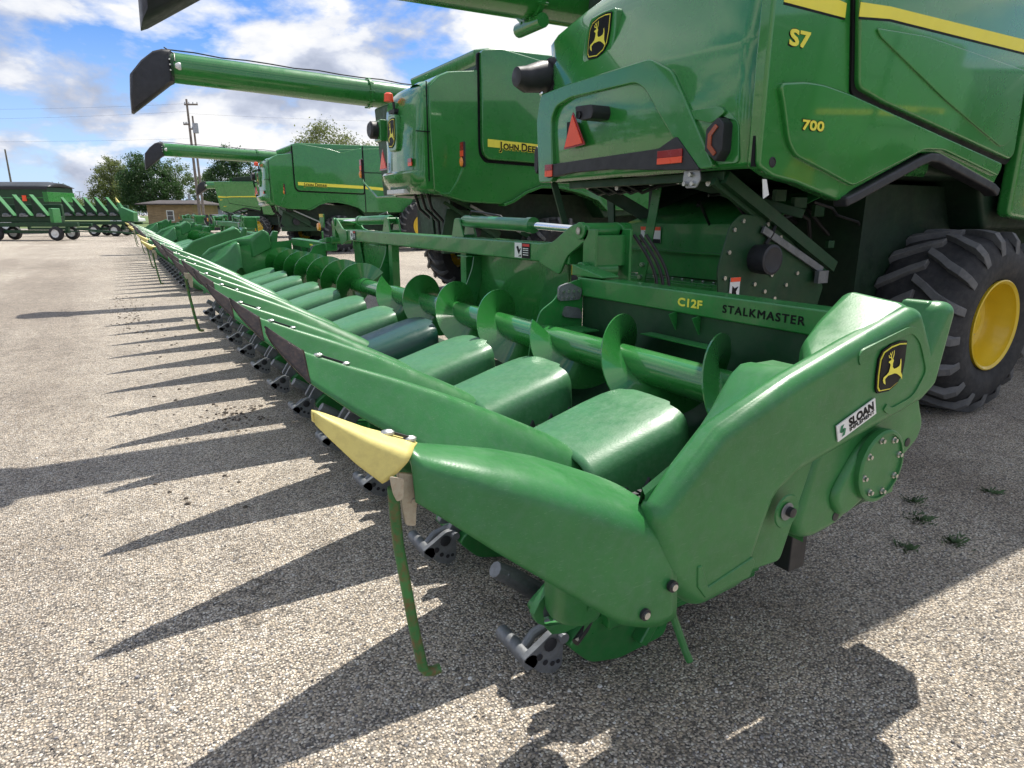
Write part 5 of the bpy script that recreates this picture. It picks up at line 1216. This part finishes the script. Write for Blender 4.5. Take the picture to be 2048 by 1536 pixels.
MB().prism([(-7.4, .9), (-.6, .9), (.3, 1.9), (-8, 1.9)], 1, .3, 2.7).build('hopper', 'dark_green', Gc, bevel=.04)
MB().loft([[(x, -.06 + 3.12 * t, 3.36 + h * math.sin(math.pi * t)) for t in (q / 10 for q in range(11))] for x, h in ((-8.1, .35), (-4, .42), (-.5, .42), (.35, .30), (.42, .05))], False).build('tarpaulin', 'tarp', Gc, solid=.03)
MB().box(-8.05, .38, -.06, -.01, 3.18, 3.34).build('tarp_edge', 'black_plastic', Gc)
MB().box(-8.02, .33, -.05, .0, 2.55, 2.62).build('side_rib', 'paint_old', Gc)
MB().box(-.02, .36, -.04, 3.0, 2.3, 3.0).build('end_panel', 'paint_old', Gc, bevel=.02)
MB().box(-1.55, -1.25, -.08, -.02, 2.35, 2.75).build('reflector', 'orange', Gc)
for x in (-5.2, -3.2):
    small_wheel(Gc, x, .3, .75, .5)
# white car parked by the grass
Cc = thing('parked_car', 'white car parked beyond the lot, left of the brick building', 'car', far(250, 96), None, RZ, local=True)
MB().prism(rounded([(-2.1, .35), (-2.15, .8), (-1.2, .92), (1.5, .92), (2.1, .8), (2.15, .35)], .1), 1, 0, 1.7).build('body', 'car_white', Cc, bevel=.08)
MB().prism(rounded([(-1.25, .9), (-.65, 1.45), (.9, 1.45), (1.5, .9)], .08), 1, .1, 1.6).build('cabin', 'car_white', Cc, bevel=.06)
MB().prism([(-1.0, .96), (-.6, 1.36), (.85, 1.36), (1.25, .96)], 1, .09, .098).build('window', 'glass', Cc)
for x in (-1.35, 1.35): small_wheel(Cc, x, .1, .33, .2)
# black folded platform standing beyond the far header
Bp = thing('black_platform', 'black folded attachment at the end of the headers, right of the brick building', 'farm attachment', far(420, 53), None, RZ, local=True)
MB().prism(rounded([(-1.15, .3), (-1.0, .9), (-.55, 1.35), (.2, 1.4), (1.2, 1.15), (1.9, 1.0), (1.9, .2), (-.9, .1)], .08), 1, 0, 1.6).build('cover', 'black_plastic', Bp, bevel=.04)
MB().beam((-1.1, -.03, .3), (-.5, -.03, 1.35), .05, .08).beam((-.5, -.03, 1.3), (-.2, -.03, .5), .05, .08).beam((.1, -.03, 1.35), (.35, -.03, .9), .05, .06).build('strut', 'zinc', Bp)

# ------------------------------------------------------------------ weeds growing through the gravel
def weed(x, y, s, label, seed):
    rnd = random.Random(seed); V = []; F = []
    for k in range(int(46 * s)):
        a = rnd.uniform(0, 6.28); r = abs(rnd.gauss(0, .026)) * s; c = Vector((r * math.cos(a), r * math.sin(a) , 0))
        h = rnd.uniform(.006, .022); l = rnd.uniform(.012, .03); d = Vector((math.cos(a + rnd.gauss(0, .7)), math.sin(a + rnd.gauss(0, .7)), 0)); n = Vector((-d.y, d.x, 0)) * rnd.uniform(.002, .005)
        b = len(V); V += [c - n, c + n, c + d * l * .6 + Vector((0, 0, h)) + n, c + d * l + Vector((0, 0, h * .9))]; F.append((b, b + 1, b + 2, b + 3))
    o = MB().add(V, F).build('weed', 'weed', None, ang=0, mid=True)
    o.location = (x, y, .002); tag(o, label, 'weed', 'weeds in the gravel')
for k, (x, y, s, lb) in enumerate(((3.137, 1.456, 1.5, 'flat green weed in the gravel right of the round gear cap'), (3.317, 1.576, 1.2, 'flat green weed close behind the gear cap, farthest from the camera'), (3.034, 1.26, 1.3, 'flat green weed in the shade below the other weeds'), (3.783, 1.443, .8, 'small weed in the gravel nearest the right edge of the picture'), (2.80, 1.34, 1.1, 'flat green weed just beside the gearbox cover'))):
    weed(x, y, s, lb, k)

# ------------------------------------------------------------------ loose stones and clods on the lot
def stones(name, n, place, size, mats, seed):
    rnd = random.Random(seed); mb = MB()
    for k in range(n):
        x, y = place(rnd); r = size(rnd); q = [rnd.uniform(.7, 1.25) for _ in range(7)]; a0 = rnd.uniform(0, 6.28); e = rnd.uniform(.55, .95)
        ring0 = []; ring1 = []
        for i in range(7):
            a = a0 + i * 2 * math.pi / 7; ring0.append((x + r * q[i] * math.cos(a), y + r * e * q[i] * math.sin(a), r * .15)); ring1.append((x + r * .6 * q[i] * math.cos(a), y + r * .6 * e * q[i] * math.sin(a), r * rnd.uniform(.6, .85)))
        mb.loft([ring0, ring1], True, False, True, m=rnd.randrange(len(mats)))
    return tag(mb.build(name, mats, None, ang=50), kind='stuff')
for nm, c in (('pale_stone', (.62, .60, .56)), ('tan_stone', (.42, .35, .27)), ('grey_stone', (.27, .26, .26)), ('dark_stone', (.13, .12, .115))): M[nm] = simple(nm, c, .75, var=.2, vscale=60)
M['dirt'] = simple('dried_dirt', (.11, .09, .07), .95, var=.4, vscale=30)
def near_place(r):
    while True:
        d = 1.25 + 3.4 * r.random() ** 1.5; px = r.uniform(-60, 2100)
        p = far(px, d)
        return p.x, p.y
stones('loose_stones', 5200, near_place, lambda r: r.uniform(.0028, .0062) * (1.5 if r.random() < .06 else 1), ['pale_stone', 'tan_stone', 'grey_stone', 'dark_stone', 'tan_stone'], 4)
def clod_place(r):
    if r.random() < .5: return r.gauss(.02, .16), r.uniform(9.0, 13.5)
    if r.random() < .6: return r.gauss(.58, .12), r.gauss(4.9, .18)
    return r.uniform(.0, .9), r.uniform(3.2, 9)
stones('dirt_clods', 420, clod_place, lambda r: r.uniform(.004, .016), ['dirt', 'dirt', 'tan_stone'], 8)
